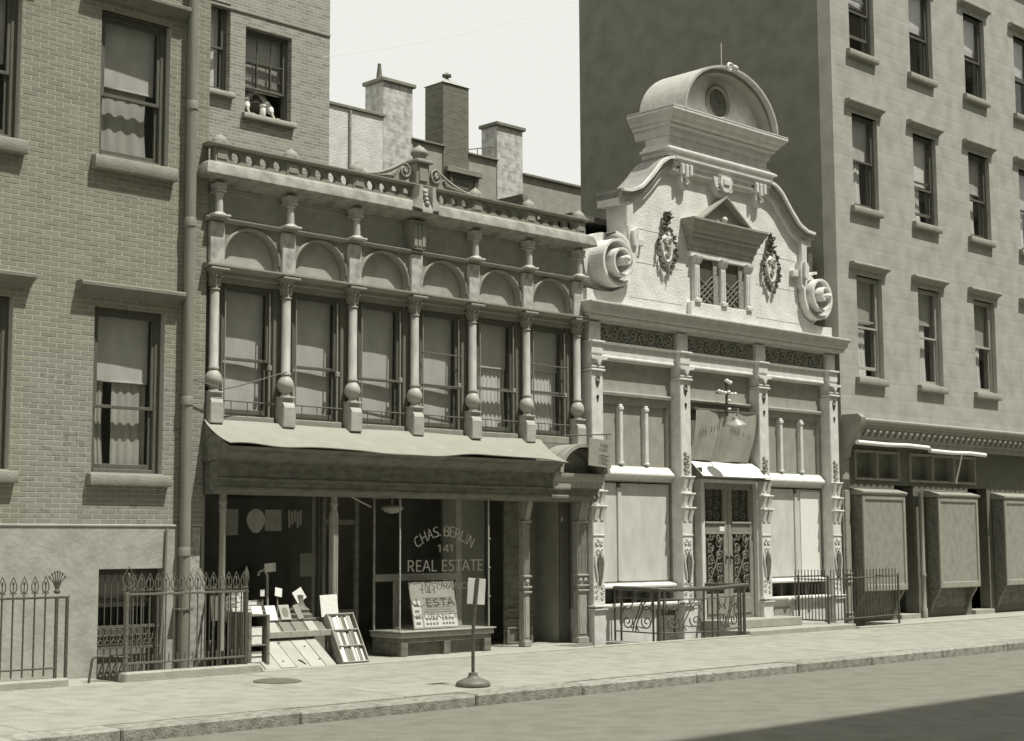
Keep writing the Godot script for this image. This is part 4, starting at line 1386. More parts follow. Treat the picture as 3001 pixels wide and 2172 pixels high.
func pier(t: Node3D, x: float) -> void:
	var w := 0.145
	var zf := 0.10
	var g := G.new()
	g.box(x - w, x + w, 0.0, 0.60, -0.3, zf + 0.01, 0.01)
	g.box(x - w - 0.02, x + w + 0.02, 0.60, 0.63, -0.1, zf + 0.05, 0.008)
	g.box(x - w - 0.03, x + w + 0.03, 0.65, 0.685, -0.1, zf + 0.06, 0.008)
	g.box(x - w, x + w, 0.685, 4.60, -0.3, zf, 0.012)
	g.box(x - w, x + w, 4.90, 5.12, -0.3, zf + 0.01, 0.008)
	g.box(x - w, x + w, 5.13, 5.45, -0.3, 0.06, 0.008)
	var p := part(g, "pier", M.gabletrim, t)
	g = G.new()   # capital: ring, small pendant, block
	g.box(x - w - 0.03, x + w + 0.03, 4.60, 4.635, -0.1, zf + 0.04, 0.008)
	g.box(x - w - 0.015, x + w + 0.015, 4.66, 4.685, -0.1, zf + 0.03, 0.006)
	g.box(x - w + 0.01, x + w - 0.01, 4.634, 4.90, -0.25, zf - 0.01)
	g.ext(V2([x, 4.69, x + 0.05, 4.77, x + 0.075, 4.79, x + w + 0.05, 4.80, x + w + 0.05, 4.84, x - w - 0.05, 4.84, x - w - 0.05, 4.80, x - 0.075, 4.79, x - 0.05, 4.77]), 0.07, at(0, 0, zf - 0.011))
	g.box(x - w - 0.02, x + w + 0.02, 5.085, 5.12, -0.1, zf + 0.05, 0.008)
	part(g, "capital", M.gabletrim, p)
	g = G.new()   # small hanging flower and drop on the shaft
	g.ball(Vector3(x, 4.42, zf), Vector3(0.055, 0.05, 0.035), 10)
	g.tube([Vector3(x - 0.05, 4.46, zf), Vector3(x - 0.03, 4.52, zf + 0.01), Vector3(x + 0.03, 4.52, zf + 0.01), Vector3(x + 0.05, 4.46, zf)], 0.012, 5)
	g.lathe(prof([0.0, 4.31, 0.02, 4.34, 0.028, 4.38, 0.0, 4.40]), at(x, 0, zf), 8)
	for k in 2: g.lathe(prof([0.0, 4.05, 0.012, 4.10, 0.03, 4.18, 0.0, 4.2]), at(x, 0, zf), 8)
	part(g, "hanging_flower", M.gabledark, p)
	g = G.new()   # leafy carving above the corbels
	for k in 9:
		var yy := 2.92 + 0.045 * k
		g.ball(Vector3(x + 0.05 * sin(k * 2.1), yy, zf), Vector3(0.055 - 0.003 * k, 0.035, 0.03), 8)
		g.tube([Vector3(x, yy, zf + 0.005), Vector3(x + 0.08 * (1 if k % 2 else -1), yy + 0.04, zf + 0.02)], 0.016, 5, false, 0.008)
	part(g, "carved_leaves", M.gablemid, p)
	g = G.new()   # three tiers of flaring corbels
	for k in 3:
		var yt: float = [2.86, 2.56, 2.31][k]
		var h: float = [0.20, 0.20, 0.22][k]
		var wt := w + 0.008 + 0.006 * k
		for s in 2:
			var xx := x + (s - 0.5) * w * 1.05
			g.ext(V2([zf, yt - h, zf + 0.015, yt - h, zf + 0.03, yt - h * .6, zf + 0.065, yt - 0.03, zf + 0.07, yt, zf, yt]), w * 0.62, Transform3D(Basis(Vector3(0, 0, 1), Vector3(0, 1, 0), Vector3(1, 0, 0)), Vector3(xx - w * 0.31, 0, 0)))
		g.box(x - wt, x + wt, yt, yt + 0.03, -0.1, zf + 0.082, 0.012)
	part(g, "corbel", M.gabletrim, p)
	g = G.new()   # long carved panel with a dark shield and scrolls
	g.box(x - w, x + w, 1.83, 1.855, zf, zf + 0.015, 0.004)
	for s: float in [-1.0, 1.0]:
		spiral(g, Vector3(x + s * 0.06, 1.72, zf + 0.01), 0.055, 1.3, 0.013, s, PI / 2)
		spiral(g, Vector3(x + s * 0.055, 1.58, zf + 0.01), 0.05, 1.2, 0.012, -s, -PI / 2)
		g.tube([Vector3(x + s * 0.10, 1.52, zf), Vector3(x + s * 0.11, 1.36, zf + 0.015), Vector3(x + s * 0.08, 1.2, zf + 0.02), Vector3(x + s * 0.05, 1.05, zf + 0.01)], 0.018, 5)
		for k in 3: spiral(g, Vector3(x + s * 0.075, 1.0 - 0.09 * k, zf + 0.008), 0.04, 1.1, 0.011, s, PI)
	part(g, "carved_panel", M.gabletrim, p)
	g = G.new()
	g.ext(V2([x - 0.005, 1.0, x + 0.045, 1.14, x + 0.06, 1.3, x + 0.045, 1.46, x, 1.52, x - 0.045, 1.46, x - 0.055, 1.3, x - 0.04, 1.14]), 0.035, at(0, 0, zf))
	part(g, "shield", M.gabledark, p)

func side_bay(t: Node3D, a: float, b: float, k: int) -> void:
	# three-light window above, boarded opening below
	var g := G.new()
	g.mould(prof([-0.2, 4.24, -0.12, 4.24, -0.08, 4.255, -0.045, 4.28, -0.045, 4.30, -0.2, 4.31]), a, b)
	part(g, "transom_ledge", M.gabletrim, t)
	g = G.new()
	g.mould(prof([-0.2, 2.78, -0.12, 2.78, -0.11, 2.83, -0.05, 2.86, -0.02, 2.88, -0.02, 2.905, -0.12, 3.03, -0.2, 3.05]), a, b)
	part(g, "window_sill", M.gabletrim, t)
	var wn: MeshInstance3D = null
	var xs := [a, a + 0.12, a + (b - a) * 0.37, a + (b - a) * 0.70, b - 0.08, b]
	g = G.new()
	g.box(a, b, 4.10, 4.24, -0.28, -0.125, 0.01)
	g.box(a, xs[1], 3.05, 4.10, -0.28, -0.125, 0.01)
	g.box(b - 0.10, b, 3.05, 4.10, -0.28, -0.125, 0.01)
	wn = part(g, "window", M.gablemid, t)
	for q in 2:
		var x: float = a + (b - a) * [0.335, 0.665][q]
		g = G.new()
		g.box(x - 0.045, x + 0.045, 3.06, 4.10, -0.26, -0.10, 0.012)
		g.box(x - 0.055, x + 0.055, 4.0, 4.06, -0.25, -0.085, 0.01)
		g.box(x - 0.055, x + 0.055, 3.06, 3.10, -0.25, -0.085, 0.01)
		part(g, "mullion", M.gabletrim, wn)
	var ed := [xs[1], a + (b - a) * 0.335, a + (b - a) * 0.665, b - 0.1]
	for q in 3:
		g = G.new()
		g.box(ed[q] + (0.045 if q > 0 else 0.0), ed[q + 1] - (0.045 if q < 2 else 0.0), 3.05, 4.10, -0.195, -0.19)
		part(g, "pane", mt(0.36, "stain", Vector3(0.8, 0.5, 0.8), 0.12), wn)
	# boards
	g = G.new()
	var split := a + (b - a) * (0.30 if k == 0 else 0.55)
	g.box(a, split - 0.008, 1.05, 2.74, -0.27, -0.17, 0.006)
	g.box(split + 0.10, b - 0.03, 1.05, 2.74, -0.27, -0.17, 0.006)
	var bd := part(g, "boarding", M.board if k == 0 else mt(0.60, "stain", Vector3(0.7, 0.3, 0.7), 0.8), t)
	g = G.new()
	g.box(split, split + 0.095, 1.06, 2.66, -0.22, -0.145, 0.006)
	part(g, "batten", M.board, bd)
	g = G.new()
	if k == 2:
		g.box(split + 0.20, b - 0.04, 1.06, 2.70, -0.17, -0.155, 0.004)
		part(g, "boarding", M.white, t, "lighter board panel beside the batten")
	g = G.new()
	g.mould(prof([-0.3, 0.94, -0.04, 0.94, -0.01, 0.955, -0.01, 0.98, -0.03, 1.0, -0.15, 1.03, -0.3, 1.045]), a, b)
	part(g, "sill_ledge", M.gabletrim, t)
	# band of small dark openings, then the base course
	g = G.new()
	g.box(a, b, 0.68, 0.94, -0.32, -0.28)
	for q in 5:
		var x := lerpf(a, b, (q + 0.5) / 5)
		g.box(x - 0.025, x + 0.025, 0.69, 0.93, -0.28, -0.12, 0.01)
	part(g, "vent_band", M.gabledark, t)
	g = G.new()
	g.mould(prof([-0.2, 0.60, 0.0, 0.60, 0.0, 0.625, 0.035, 0.64, 0.035, 0.67, 0.0, 0.685, -0.2, 0.685]), a, b)
	for q in 2:
		g.ball(Vector3(lerpf(a, b, 0.3 + 0.4 * q), 0.63, 0.03), Vector3(0.06, 0.055, 0.03), 10)
	part(g, "base_course", M.gabletrim, t)
	if k == 0:
		g = G.new()
		g.box(b - 0.55, b - 0.05, 0.0, 0.55, -0.12, -0.045)
		part(g, "cellar_door", M.gabledark, t)
	else:
		g = G.new()
		g.box(a + 0.25, a + 0.75, 0.0, 0.48, -0.12, -0.045)
		part(g, "cellar_door", M.gablemid, t)

func door_bay(t: Node3D) -> void:
	var a: float = PX[1] + 0.15; var b: float = PX[2] - 0.15
	var g := G.new()
	g.mould(prof([-0.2, 4.24, -0.12, 4.24, -0.08, 4.255, -0.045, 4.28, -0.045, 4.30, -0.2, 4.31]), a, b)
	part(g, "transom_ledge", M.gabletrim, t)
	g = G.new()
	g.box(a, b, 3.05, 3.12, -0.28, -0.125, 0.01)
	g.box(a, b, 4.12, 4.24, -0.28, -0.125, 0.01)
	g.box(a, a + 0.1, 3.12, 4.12, -0.28, -0.125, 0.01)
	g.box(b - 0.1, b, 3.12, 4.12, -0.28, -0.125, 0.01)
	g.box((a + b) / 2 - 0.05, (a + b) / 2 + 0.05, 3.12, 4.12, -0.28, -0.125, 0.01)
	var w := part(g, "window", M.gablemid, t)
	g = G.new()
	g.box(a + 0.1, b - 0.1, 3.12, 4.12, -0.195, -0.19)
	part(g, "pane", mt(0.22, "stain", Vector3(0.8, 0.5, 0.8), 0.12), w)
	# jambs and the double door
	g = G.new()
	g.box(10.36, 10.46, 0.30, 2.92, -0.2, 0.03, 0.01)
	g.box(12.02, 12.12, 0.30, 2.92, -0.2, 0.03, 0.01)
	g.box(10.46, 12.02, 2.80, 2.92, -0.2, 0.02, 0.01)
	part(g, "door_frame", M.gabletrim, t)
	for s in 2:
		var x0: float = [10.46, 11.245][s]; var x1: float = [11.235, 12.02][s]
		var z := -0.06
		g = G.new()
		g.box(x0, x0 + 0.13, 0.33, 2.80, z - 0.06, z, 0.008)
		g.box(x1 - 0.13, x1, 0.33, 2.80, z - 0.06, z, 0.008)
		for r: Array in [[0.33, 0.78], [1.90, 2.05], [2.68, 2.80]]:
			g.box(x0 + 0.13, x1 - 0.13, r[0], r[1], z - 0.06, z, 0.008)
		g.box(x0 + 0.09, x1 - 0.09, 2.05, 2.09, z, z + 0.03, 0.008)
		g.box(x0 + 0.11, x1 - 0.11, 1.86, 1.90, z - 0.02, z + 0.015, 0.006)
		g.box(x0 + 0.13, x1 - 0.13, 0.42, 0.70, z - 0.001, z + 0.02, 0.01)
		var d := part(g, "door", mt(0.27, "wood", Vector3(2, 0.5, 2), 0.65), t)
		g = G.new()
		g.box(x0 + 0.12, x1 - 0.12, 0.78, 1.9, z - 0.075, z - 0.065)
		g.box(x0 + 0.12, x1 - 0.12, 2.05, 2.70, z - 0.075, z - 0.065)
		part(g, "glazing", mt(0.07, "stain", Vector3.ONE, 0.15), d)
		g = G.new()
		var xm := (x0 + x1) / 2
		for y: float in [1.0, 1.22, 1.44, 1.66]:
			for e: float in [-1.0, 1.0]:
				spiral(g, Vector3(xm + e * 0.12, y + 0.03 * e, z - 0.02), 0.10, 1.6, 0.014, e, PI / 2 + y * 3.0, 0.03, 6)
				g.ball(Vector3(xm + e * 0.19, y + 0.10, z - 0.01), Vector3(0.035, 0.03, 0.025), 6)
		g.tube([Vector3(x0 + 0.14, 0.85, z - 0.02), Vector3(xm, 1.3, z + 0.0), Vector3(x1 - 0.14, 1.8, z - 0.02)], 0.016, 6)
		g.tube([Vector3(x1 - 0.14, 0.85, z - 0.02), Vector3(xm, 1.3, z - 0.005), Vector3(x0 + 0.14, 1.8, z - 0.02)], 0.016, 6)
		for e: float in [-1.0, 1.0]:
			spiral(g, Vector3(xm + e * 0.10, 1.80, z - 0.01), 0.085, 1.3, 0.02, -e, 0.0, 0.02, 6)
			for y: float in [2.2, 2.42, 2.6]: spiral(g, Vector3(xm + e * 0.11, y, z - 0.03), 0.09, 1.5, 0.011, e, y * 4.0, 0.01, 5)
		part(g, "iron_grille", mt(0.20, "soot", Vector3.ONE * 3, 0.5), d)
		g = G.new()
		g.ball(Vector3(x1 - 0.06 if s == 0 else x0 + 0.06, 1.45, z + 0.03), Vector3(0.03, 0.05, 0.03), 8)
		part(g, "handle", M.iron, d)
	# sheet hood over the door
	g = G.new()
	g.sheet(func(u: float, v: float) -> Vector3:
		return Vector3(lerpf(10.14 - 0.05 * v, 11.98 + 0.16 * v, u), 3.17 - 0.26 * v - 0.02 * v * v, -0.05 + 0.34 * v), 6, 6, 0.012)
	part(g, "door_hood", M.white, t)
	g = G.new()
	g.box(10.10, 12.13, 2.84, 2.875, 0.24, 0.275, 0.006)
	g.box(10.12, 10.14, 2.84, 3.05, -0.05, 0.239, 0.004)
	g.box(12.0, 12.02, 2.84, 3.05, -0.05, 0.239, 0.004)
	part(g, "hood_frame", M.gabledark, t)

func gable(t: Node3D) -> void:
	# wall outline, left half from the cornice up, then mirrored
	var inner := curve([Vector2(8.42, 7.66), Vector2(8.66, 7.74), Vector2(8.93, 7.96), Vector2(9.2, 8.22), Vector2(9.50, 8.45)], 16)
	var left := V2([7.40, 5.78, 7.40, 6.02, 7.75, 6.0, 8.05, 6.02, 8.36, 6.13, 8.53, 6.35, 8.57, 6.6, 8.53, 6.8, 8.40, 7.0, 8.38, 7.62])
	left.append_array(inner)
	left.append_array(V2([9.55, 8.9]))
	var wallp := left.duplicate()
	wallp.append_array(mirror(left))
	var g := G.new()
	g.ext(wallp, 0.42, at(0, 0, -0.42), 0.9)
	var w := part(g, "gable_wall", M.gable, t)
	g = G.new()
	for y: float in [5.98, 6.62, 7.22]: g.box(8.5, 9.95, y, y + 0.006, -0.001, 0.003)
	for y: float in [5.98, 6.62, 7.22]: g.box(12.15, 13.6, y, y + 0.006, -0.001, 0.003)
	part(g, "stone_joint", M.gablemid, w)
	# shoulder bands: S-curved mouldings, deep on top
	var o := curve([Vector2(8.16, 7.84), Vector2(8.40, 7.86), Vector2(8.66, 7.96), Vector2(8.95, 8.22), Vector2(9.22, 8.50), Vector2(9.42, 8.62), Vector2(9.62, 8.66)], 22)
	for s in 2:
		for layer in 3:
			var th: float = [0.27, 0.15, 0.05][layer]
			var zt: float = [0.07, 0.14, 0.20][layer]
			var up: float = 0.0
			var p := PackedVector2Array()
			for q in o: p.append(q + Vector2(0, up))
			for i in range(o.size() - 1, -1, -1):
				var d := (o[mini(i + 1, o.size() - 1)] - o[maxi(i - 1, 0)]).normalized()
				p.append(o[i] + Vector2(d.y, -d.x) * th)
			if s == 1: p = mirror(p)
			g = G.new()
			g.ext(p, zt + 0.45 + 0.002 * layer, at(0, 0, -0.45 - 0.002 * layer), 0.8)
			part(g, "shoulder_moulding", [M.gabletrim, M.gablemid, M.gable][layer], t)
	g = G.new()
	g.mould(prof([-0.42, 8.36, 0.05, 8.36, 0.07, 8.40, 0.12, 8.42, 0.12, 8.50, 0.16, 8.53, 0.16, 8.59, 0.20, 8.62, 0.20, 8.655, 0.16, 8.665, -0.42, 8.67]), 9.58, 2 * GX - 9.58)
	part(g, "upper_band", M.gabletrim, t)
	# attic and crest
	g = G.new()
	g.cornice(prof([-0.2, 8.665, 0.06, 8.665, 0.08, 8.70, 0.08, 8.74, 0.14, 8.77, 0.14, 8.80, 0.06, 8.85, 0.02, 8.91, -0.2, 8.91]), 9.56, 2 * GX - 9.56, -0.52, 0.06, 1.0)
	part(g, "attic_base", M.gabletrim, t)
	g = G.new()
	g.box(9.56, 2 * GX - 9.56, 8.90, 9.12, -0.5, 0.06, 0.01)
	part(g, "attic", M.gabletrim, t)
	g = G.new()   # flared cornice of the crest with its returns
	g.cornice(prof([-0.2, 9.06, 0.02, 9.06, 0.05, 9.12, 0.07, 9.20, 0.14, 9.23, 0.14, 9.27, 0.20, 9.30, 0.24, 9.36, 0.27, 9.38, 0.32, 9.43, 0.335, 9.45, 0.335, 9.485, 0.30, 9.50, -0.2, 9.51]), 9.56, 2 * GX - 9.56, -0.72, 0.06, 0.75)
	part(g, "crest_cornice", M.gabletrim, t)
	g = G.new()
	g.cornice(prof([0.28, 9.503, 0.335, 9.503, 0.335, 9.52, 0.28, 9.525]), 9.56, 2 * GX - 9.56, -0.72, 0.06, 0.75)
	part(g, "crest_drip_edge", M.gable, t)
	g = G.new()
	g.box(9.6, 2 * GX - 9.6, 9.08, 9.50, -0.70, -0.2)
	part(g, "crest_core", M.gabletrim, t)
	# barrel hood
	for layer in 2:
		var p := PackedVector2Array()
		var ro := 1.42 - 0.03 * layer; var th: float = [0.045, 0.10][layer]
		for q in range(0, 33):
			var a := PI * q / 32
			p.append(Vector2(GX + ro * cos(a), 9.50 + (1.06 - 0.02 * layer) * sin(a)))
		for q in range(32, -1, -1):
			var a := PI * q / 32
			p.append(Vector2(GX + (ro - th) * cos(a), 9.50 + (1.06 - 0.02 * layer - th) * sin(a)))
		g = G.new()
		g.ext(p, 1.10 - 0.12 * layer, at(0, 0, -0.70 + 0.002 * layer), 0.85)
		part(g, "barrel_hood", mt(0.46, "mottle", Vector3.ONE * 0.7, 0.85, "stuccon", 0.4) if layer == 0 else M.gablemid, t)
	g = G.new()
	var ty := PackedVector2Array()
	for q in range(0, 33):
		ty.append(Vector2(GX + 1.33 * cos(PI * q / 32), 9.49 + 0.97 * sin(PI * q / 32)))
	g.ext(ty, 0.7, at(0, 0, -0.68), 0.85)
	part(g, "crest_tympanum", M.gabletrim, t)
	g = G.new()
	var ring := []
	for q in 36: ring.append(Vector3(GX + 0.31 * cos(TAU * q / 36), 9.95 + 0.31 * sin(TAU * q / 36), 0.035))
	g.tube(ring, 0.045, 8, true)
	var oc := part(g, "round_window", M.gablemid, t)
	g = G.new()
	g.lathe(prof([0.0, 0, 0.29, 0, 0.29, -0.1]), Transform3D(Basis(Vector3.RIGHT, PI / 2), Vector3(GX, 9.95, 0.026)), 32)
	part(g, "louvre", mt(0.16, "soot", Vector3.ONE, 0.8), oc)
	g = G.new()   # worn ornament on the crown
	spiral(g, Vector3(GX - 0.10, 10.52, 0.42), 0.10, 1.3, 0.03, 1.0, 0.0, 0.0, 6)
	g.ball(Vector3(GX + 0.05, 10.55, 0.40), Vector3(0.10, 0.06, 0.08), 10)
	g.tube([Vector3(GX - 0.2, 10.54, 0.3), Vector3(GX - 0.2, 11.0, 0.3)], 0.008, 5)
	part(g, "crown_ornament", M.gabletrim, t)
	for k: int in [0, 1]:
		g = G.new()
		var bx := GX + (k * 2 - 1) * 1.12
		g.ext(V2([bx - 0.21, 8.52, bx - 0.20, 8.40, bx - 0.11, 8.38, bx - 0.10, 8.25, bx, 8.10, bx + 0.10, 8.25, bx + 0.11, 8.38, bx + 0.20, 8.40, bx + 0.21, 8.52]), 0.12, at(0, 0, 0.0))
		for q in 3: g.box(bx - 0.16 + 0.12 * q, bx - 0.08 + 0.12 * q, 8.30 + 0.05 * absf(q - 1), 8.55, 0.12, 0.20, 0.015)
		spiral(g, Vector3(bx + 0.04, 8.22, 0.14), 0.06, 1.3, 0.02, 1.0, 0.0)
		part(g, "strapwork_bracket", M.gabletrim, t)
	g = G.new()   # cartouche in the middle under the band
	g.ext(V2([GX - 0.30, 8.5, GX - 0.24, 8.30, GX - 0.14, 8.14, GX, 8.08, GX + 0.14, 8.14, GX + 0.24, 8.30, GX + 0.30, 8.5]), 0.14, at(0, 0, 0.0))
	g.ext(V2([GX - 0.15, 8.5, GX - 0.17, 8.36, GX - 0.08, 8.22, GX, 8.20, GX + 0.08, 8.22, GX + 0.17, 8.36, GX + 0.15, 8.5]), 0.07, at(0, 0, 0.141))
	g.box(GX - 0.09, GX + 0.09, 8.33, 8.45, 0.211, 0.235, 0.012)
	for s: float in [-1.0, 1.0]: spiral(g, Vector3(GX + s * 0.18, 8.28, 0.16), 0.08, 1.3, 0.02, s, PI / 2)
	part(g, "cartouche", M.gabletrim, t)
	# volutes at the foot
	for s: float in [-1.0, 1.0]:
		var c := Vector2(GX + s * 3.02, 6.55)
		var R := 0.53
		g = G.new()
		var oc2 := PackedVector2Array()
		for q in 40:
			var a := TAU * q / 40
			oc2.append(c + Vector2(cos(a), sin(a)) * R)
		g.ext(oc2, 0.26, at(0, 0, -0.42), 0.8)
		var v := part(g, "volute", M.gabletrim, t)
		g = G.new()   # coiled band, each turn standing out further towards the eye
		var nseg := 110
		var turns := 2.6
		var prev: Array = []
		for i in nseg + 1:
			var f := float(i) / nseg
			var a := PI / 2 + s * TAU * turns * f
			var r0 := (R - 0.005) * pow(1.0 - f, 0.8) * 0.9 + 0.052
			var r1 := r0 - (0.030 + 0.022 * (1.0 - f))
			var zt := 0.11 + 0.26 * f
			var d := Vector3(cos(a), sin(a), 0)
			var C := Vector3(c.x, c.y, -0.16)
			var Zt := Vector3(0, 0, zt + 0.16)
			var mid := Vector3(0, 0, zt + 0.16 - 0.10)
			var cur := [C + d * r0, C + d * r0 + Zt, C + d * r1 + Zt, C + d * r1 + mid, C + d * maxf(r1 - 0.05, 0.0)]
			if i > 0:
				for q in 4:
					var nn: Vector3 = [d, Vector3(0, 0, 1), -d, Vector3(0, 0, 1)][q]
					g.quad(prev[q], cur[q], cur[q + 1], prev[q + 1], nn)
			prev = cur
		g.lathe(prof([0.058, 0.0, 0.058, 0.39, 0.035, 0.42, 0.0, 0.425]), Transform3D(Basis(Vector3.RIGHT, PI / 2), Vector3(c.x, c.y, 0)), 14)
		part(g, "coil", M.gable, v)
		# stepped strapwork beside the volute
		g = G.new()
		var q := GX + s * 2.62
		g.box(q - 0.09, q + 0.09, 6.98, 7.66, 0.0, 0.10, 0.012)
		g.ext(V2([q - s * 0.05, 6.62, q - s * 0.16, 6.72, q - s * 0.18, 6.90, q - s * 0.18, 7.20, q + s * 0.09, 7.20, q + s * 0.02, 6.75]), 0.13, at(0, 0, 0.0))
		g.box(q - s * 0.18, q - s * 0.38, 6.90, 7.03, 0.0, 0.09, 0.012)
		g.ext(V2([q - s * 0.12, 6.90, q - s * 0.02, 6.86, q + s * 0.03, 7.12, q - s * 0.11, 7.20]), 0.06, at(0, 0, 0.131))
		part(g, "strapwork", M.gabletrim, t)
	# wreathed shields
	for s: float in [-1.0, 1.0]:
		var c := Vector2(GX + s * 1.57, 7.0)
		g = G.new()
		g.lathe(prof([0.17, 0.0, 0.165, 0.05, 0.13, 0.075, 0.09, 0.06, 0.0, 0.065]), Transform3D(Basis(Vector3.RIGHT, PI / 2) , Vector3(c.x, c.y - 0.06, 0.0)), 20, 1.0, 1.75)
		var wr := part(g, "shield", M.gable, t)
		g = G.new()
		for k in 46:   # leaves of the wreath, thrown at all angles
			var f := float(k % 23) / 22.0
			var sd := -1.0 if k < 23 else 1.0
			var p := Vector3(c.x + sd * (0.25 * sin(PI * (0.10 + 0.86 * f)) + rng.randf_range(-0.03, 0.03)), c.y + 0.33 - 0.80 * f, 0.035)
			var dr := Vector3(sd * rng.randf_range(-0.4, 1.0), rng.randf_range(-1.0, 0.5), rng.randf_range(0.1, 0.8)).normalized()
			var L := rng.randf_range(0.05, 0.10)
			g.tube([p, p + dr * L * 0.5 + Vector3(0, 0, 0.02), p + dr * L], rng.randf_range(0.018, 0.034), 5, false, 0.006)
			if k % 3 == 0: g.ball(p + Vector3(0, 0, 0.04), Vector3.ONE * rng.randf_range(0.025, 0.04), 6)
		for k in 26:   # knot of ribbon and leaves at the top
			var p := Vector3(c.x + rng.randf_range(-0.09, 0.09), c.y + 0.30 + 0.30 * (k / 25.0), 0.04)
			var dr := Vector3(rng.randf_range(-1, 1), rng.randf_range(-0.3, 1.0), rng.randf_range(0.2, 0.9)).normalized()
			g.tube([p, p + dr * 0.06 + Vector3(0, 0, 0.015), p + dr * 0.10], rng.randf_range(0.022, 0.036), 5, false, 0.006)
		part(g, "wreath", M.gabledark, wr)
		g = G.new()
		for k in 9:
			g.ball(Vector3(c.x + rng.randf_range(-0.05, 0.05), c.y - 0.06 + rng.randf_range(-0.12, 0.12), 0.075), Vector3(rng.randf_range(0.02, 0.05), rng.randf_range(0.03, 0.06), 0.03), 7)
		for e: float in [-1.0, 1.0]: spiral(g, Vector3(c.x + e * 0.08, c.y + 0.10, 0.075), 0.055, 1.2, 0.016, e, 0.0)
		part(g, "emblem", M.gablemid, wr)
	gable_window(t)

func gable_window(t: Node3D) -> void:
	var a := GX - 0.85; var b := GX + 0.85
	var g := G.new()
	g.box(a - 0.12, b + 0.02, 5.79, 6.06, 0.0, 0.10, 0.01)
	g.box(a - 0.10, b + 0.04, 6.9, 7.0, 0.0, 0.09, 0.008)
	var w := part(g, "gable_window", M.gable, t)
	for k in 3:
		var x: float = GX + [-0.77, 0.0, 0.77][k]
		g = G.new()
		g.box(x - 0.085, x + 0.085, 6.06, 6.13, 0.0, 0.14, 0.01)
		g.box(x - 0.07, x + 0.07, 6.13, 6.78, 0.0, 0.10, 0.008)
		for q in 2: g.box(x - 0.045 + 0.055 * q, x - 0.012 + 0.055 * q, 6.18, 6.72, 0.10, 0.108, 0.003)
		g.ext(V2([0.0, 6.78, 0.10, 6.78, 0.14, 6.85, 0.16, 6.90, 0.16, 6.93, 0.0, 6.93]), 0.19, Transform3D(Basis(Vector3(0, 0, 1), Vector3(0, 1, 0), Vector3(1, 0, 0)), Vector3(x - 0.095, 0, 0)))
		part(g, "pilaster", M.gabletrim, w)
	for k in 2:
		var x0: float = GX + [-0.69, 0.08][k]; var x1 := x0 + 0.61
		g = G.new()
		g.box(x0, x1, 6.07, 6.90, 0.004, 0.012)
		part(g, "pane", mt(0.10, "stain", Vector3.ONE, 0.12), w)
		g = G.new()
		g.box(x0, x0 + 0.03, 6.07, 6.9, 0.012, 0.05, 0.005)
		g.box(x1 - 0.16, x1, 6.07, 6.9, 0.012, 0.045, 0.005)
		for q in 7:   # leaded lattice
			g.tube([Vector3(x0, 6.08 + 0.1 * q - 0.12, 0.03), Vector3(x0 + 0.46, 6.08 + 0.1 * q + 0.24, 0.03)] if q < 4 else [Vector3(x0, 6.08 + 0.13 * (q - 3) + 0.1, 0.032), Vector3(x0 + 0.46, 6.08 + 0.13 * (q - 3) - 0.16, 0.032)], 0.009, 5)
		part(g, "lattice", mt(0.34, "soot", Vector3.ONE * 2), w)
	g = G.new()
	g.cornice(prof([-0.1, 6.935, 0.07, 6.935, 0.07, 7.02, 0.10, 7.05, 0.10, 7.11, 0.14, 7.16, 0.16, 7.26, 0.20, 7.28, 0.20, 7.33, 0.24, 7.37, 0.27, 7.44, 0.30, 7.47, 0.33, 7.54, 0.33, 7.575, 0.28, 7.59, -0.1, 7.60]), a - 0.02, b + 0.02, 0.0, 0.0, 0.75)
	part(g, "window_cornice", M.gablemid, w)
	g = G.new()
	g.ext(V2([GX - 0.72, 7.60, GX + 0.72, 7.60, GX, 8.10]), 0.06, at(0, 0, 0.0))
	part(g, "window_pediment", M.gablemid, w)
	g = G.new()
	for s: float in [-1.0, 1.0]:
		g.ext(V2([GX + s * 0.78, 7.60, GX + s * 0.73, 7.60, GX, 8.09, GX, 8.125]), 0.22, at(0, 0, 0.0))
	part(g, "raking_cornice", M.gablemid, w)
	g = G.new()
	g.lathe(prof([0.05, 7.60, 0.03, 7.63, 0.06, 7.68, 0.05, 7.72, 0.0, 7.75]), at(GX, 0, 0.15), 10)
	part(g, "ball_ornament", M.gabletrim, w)

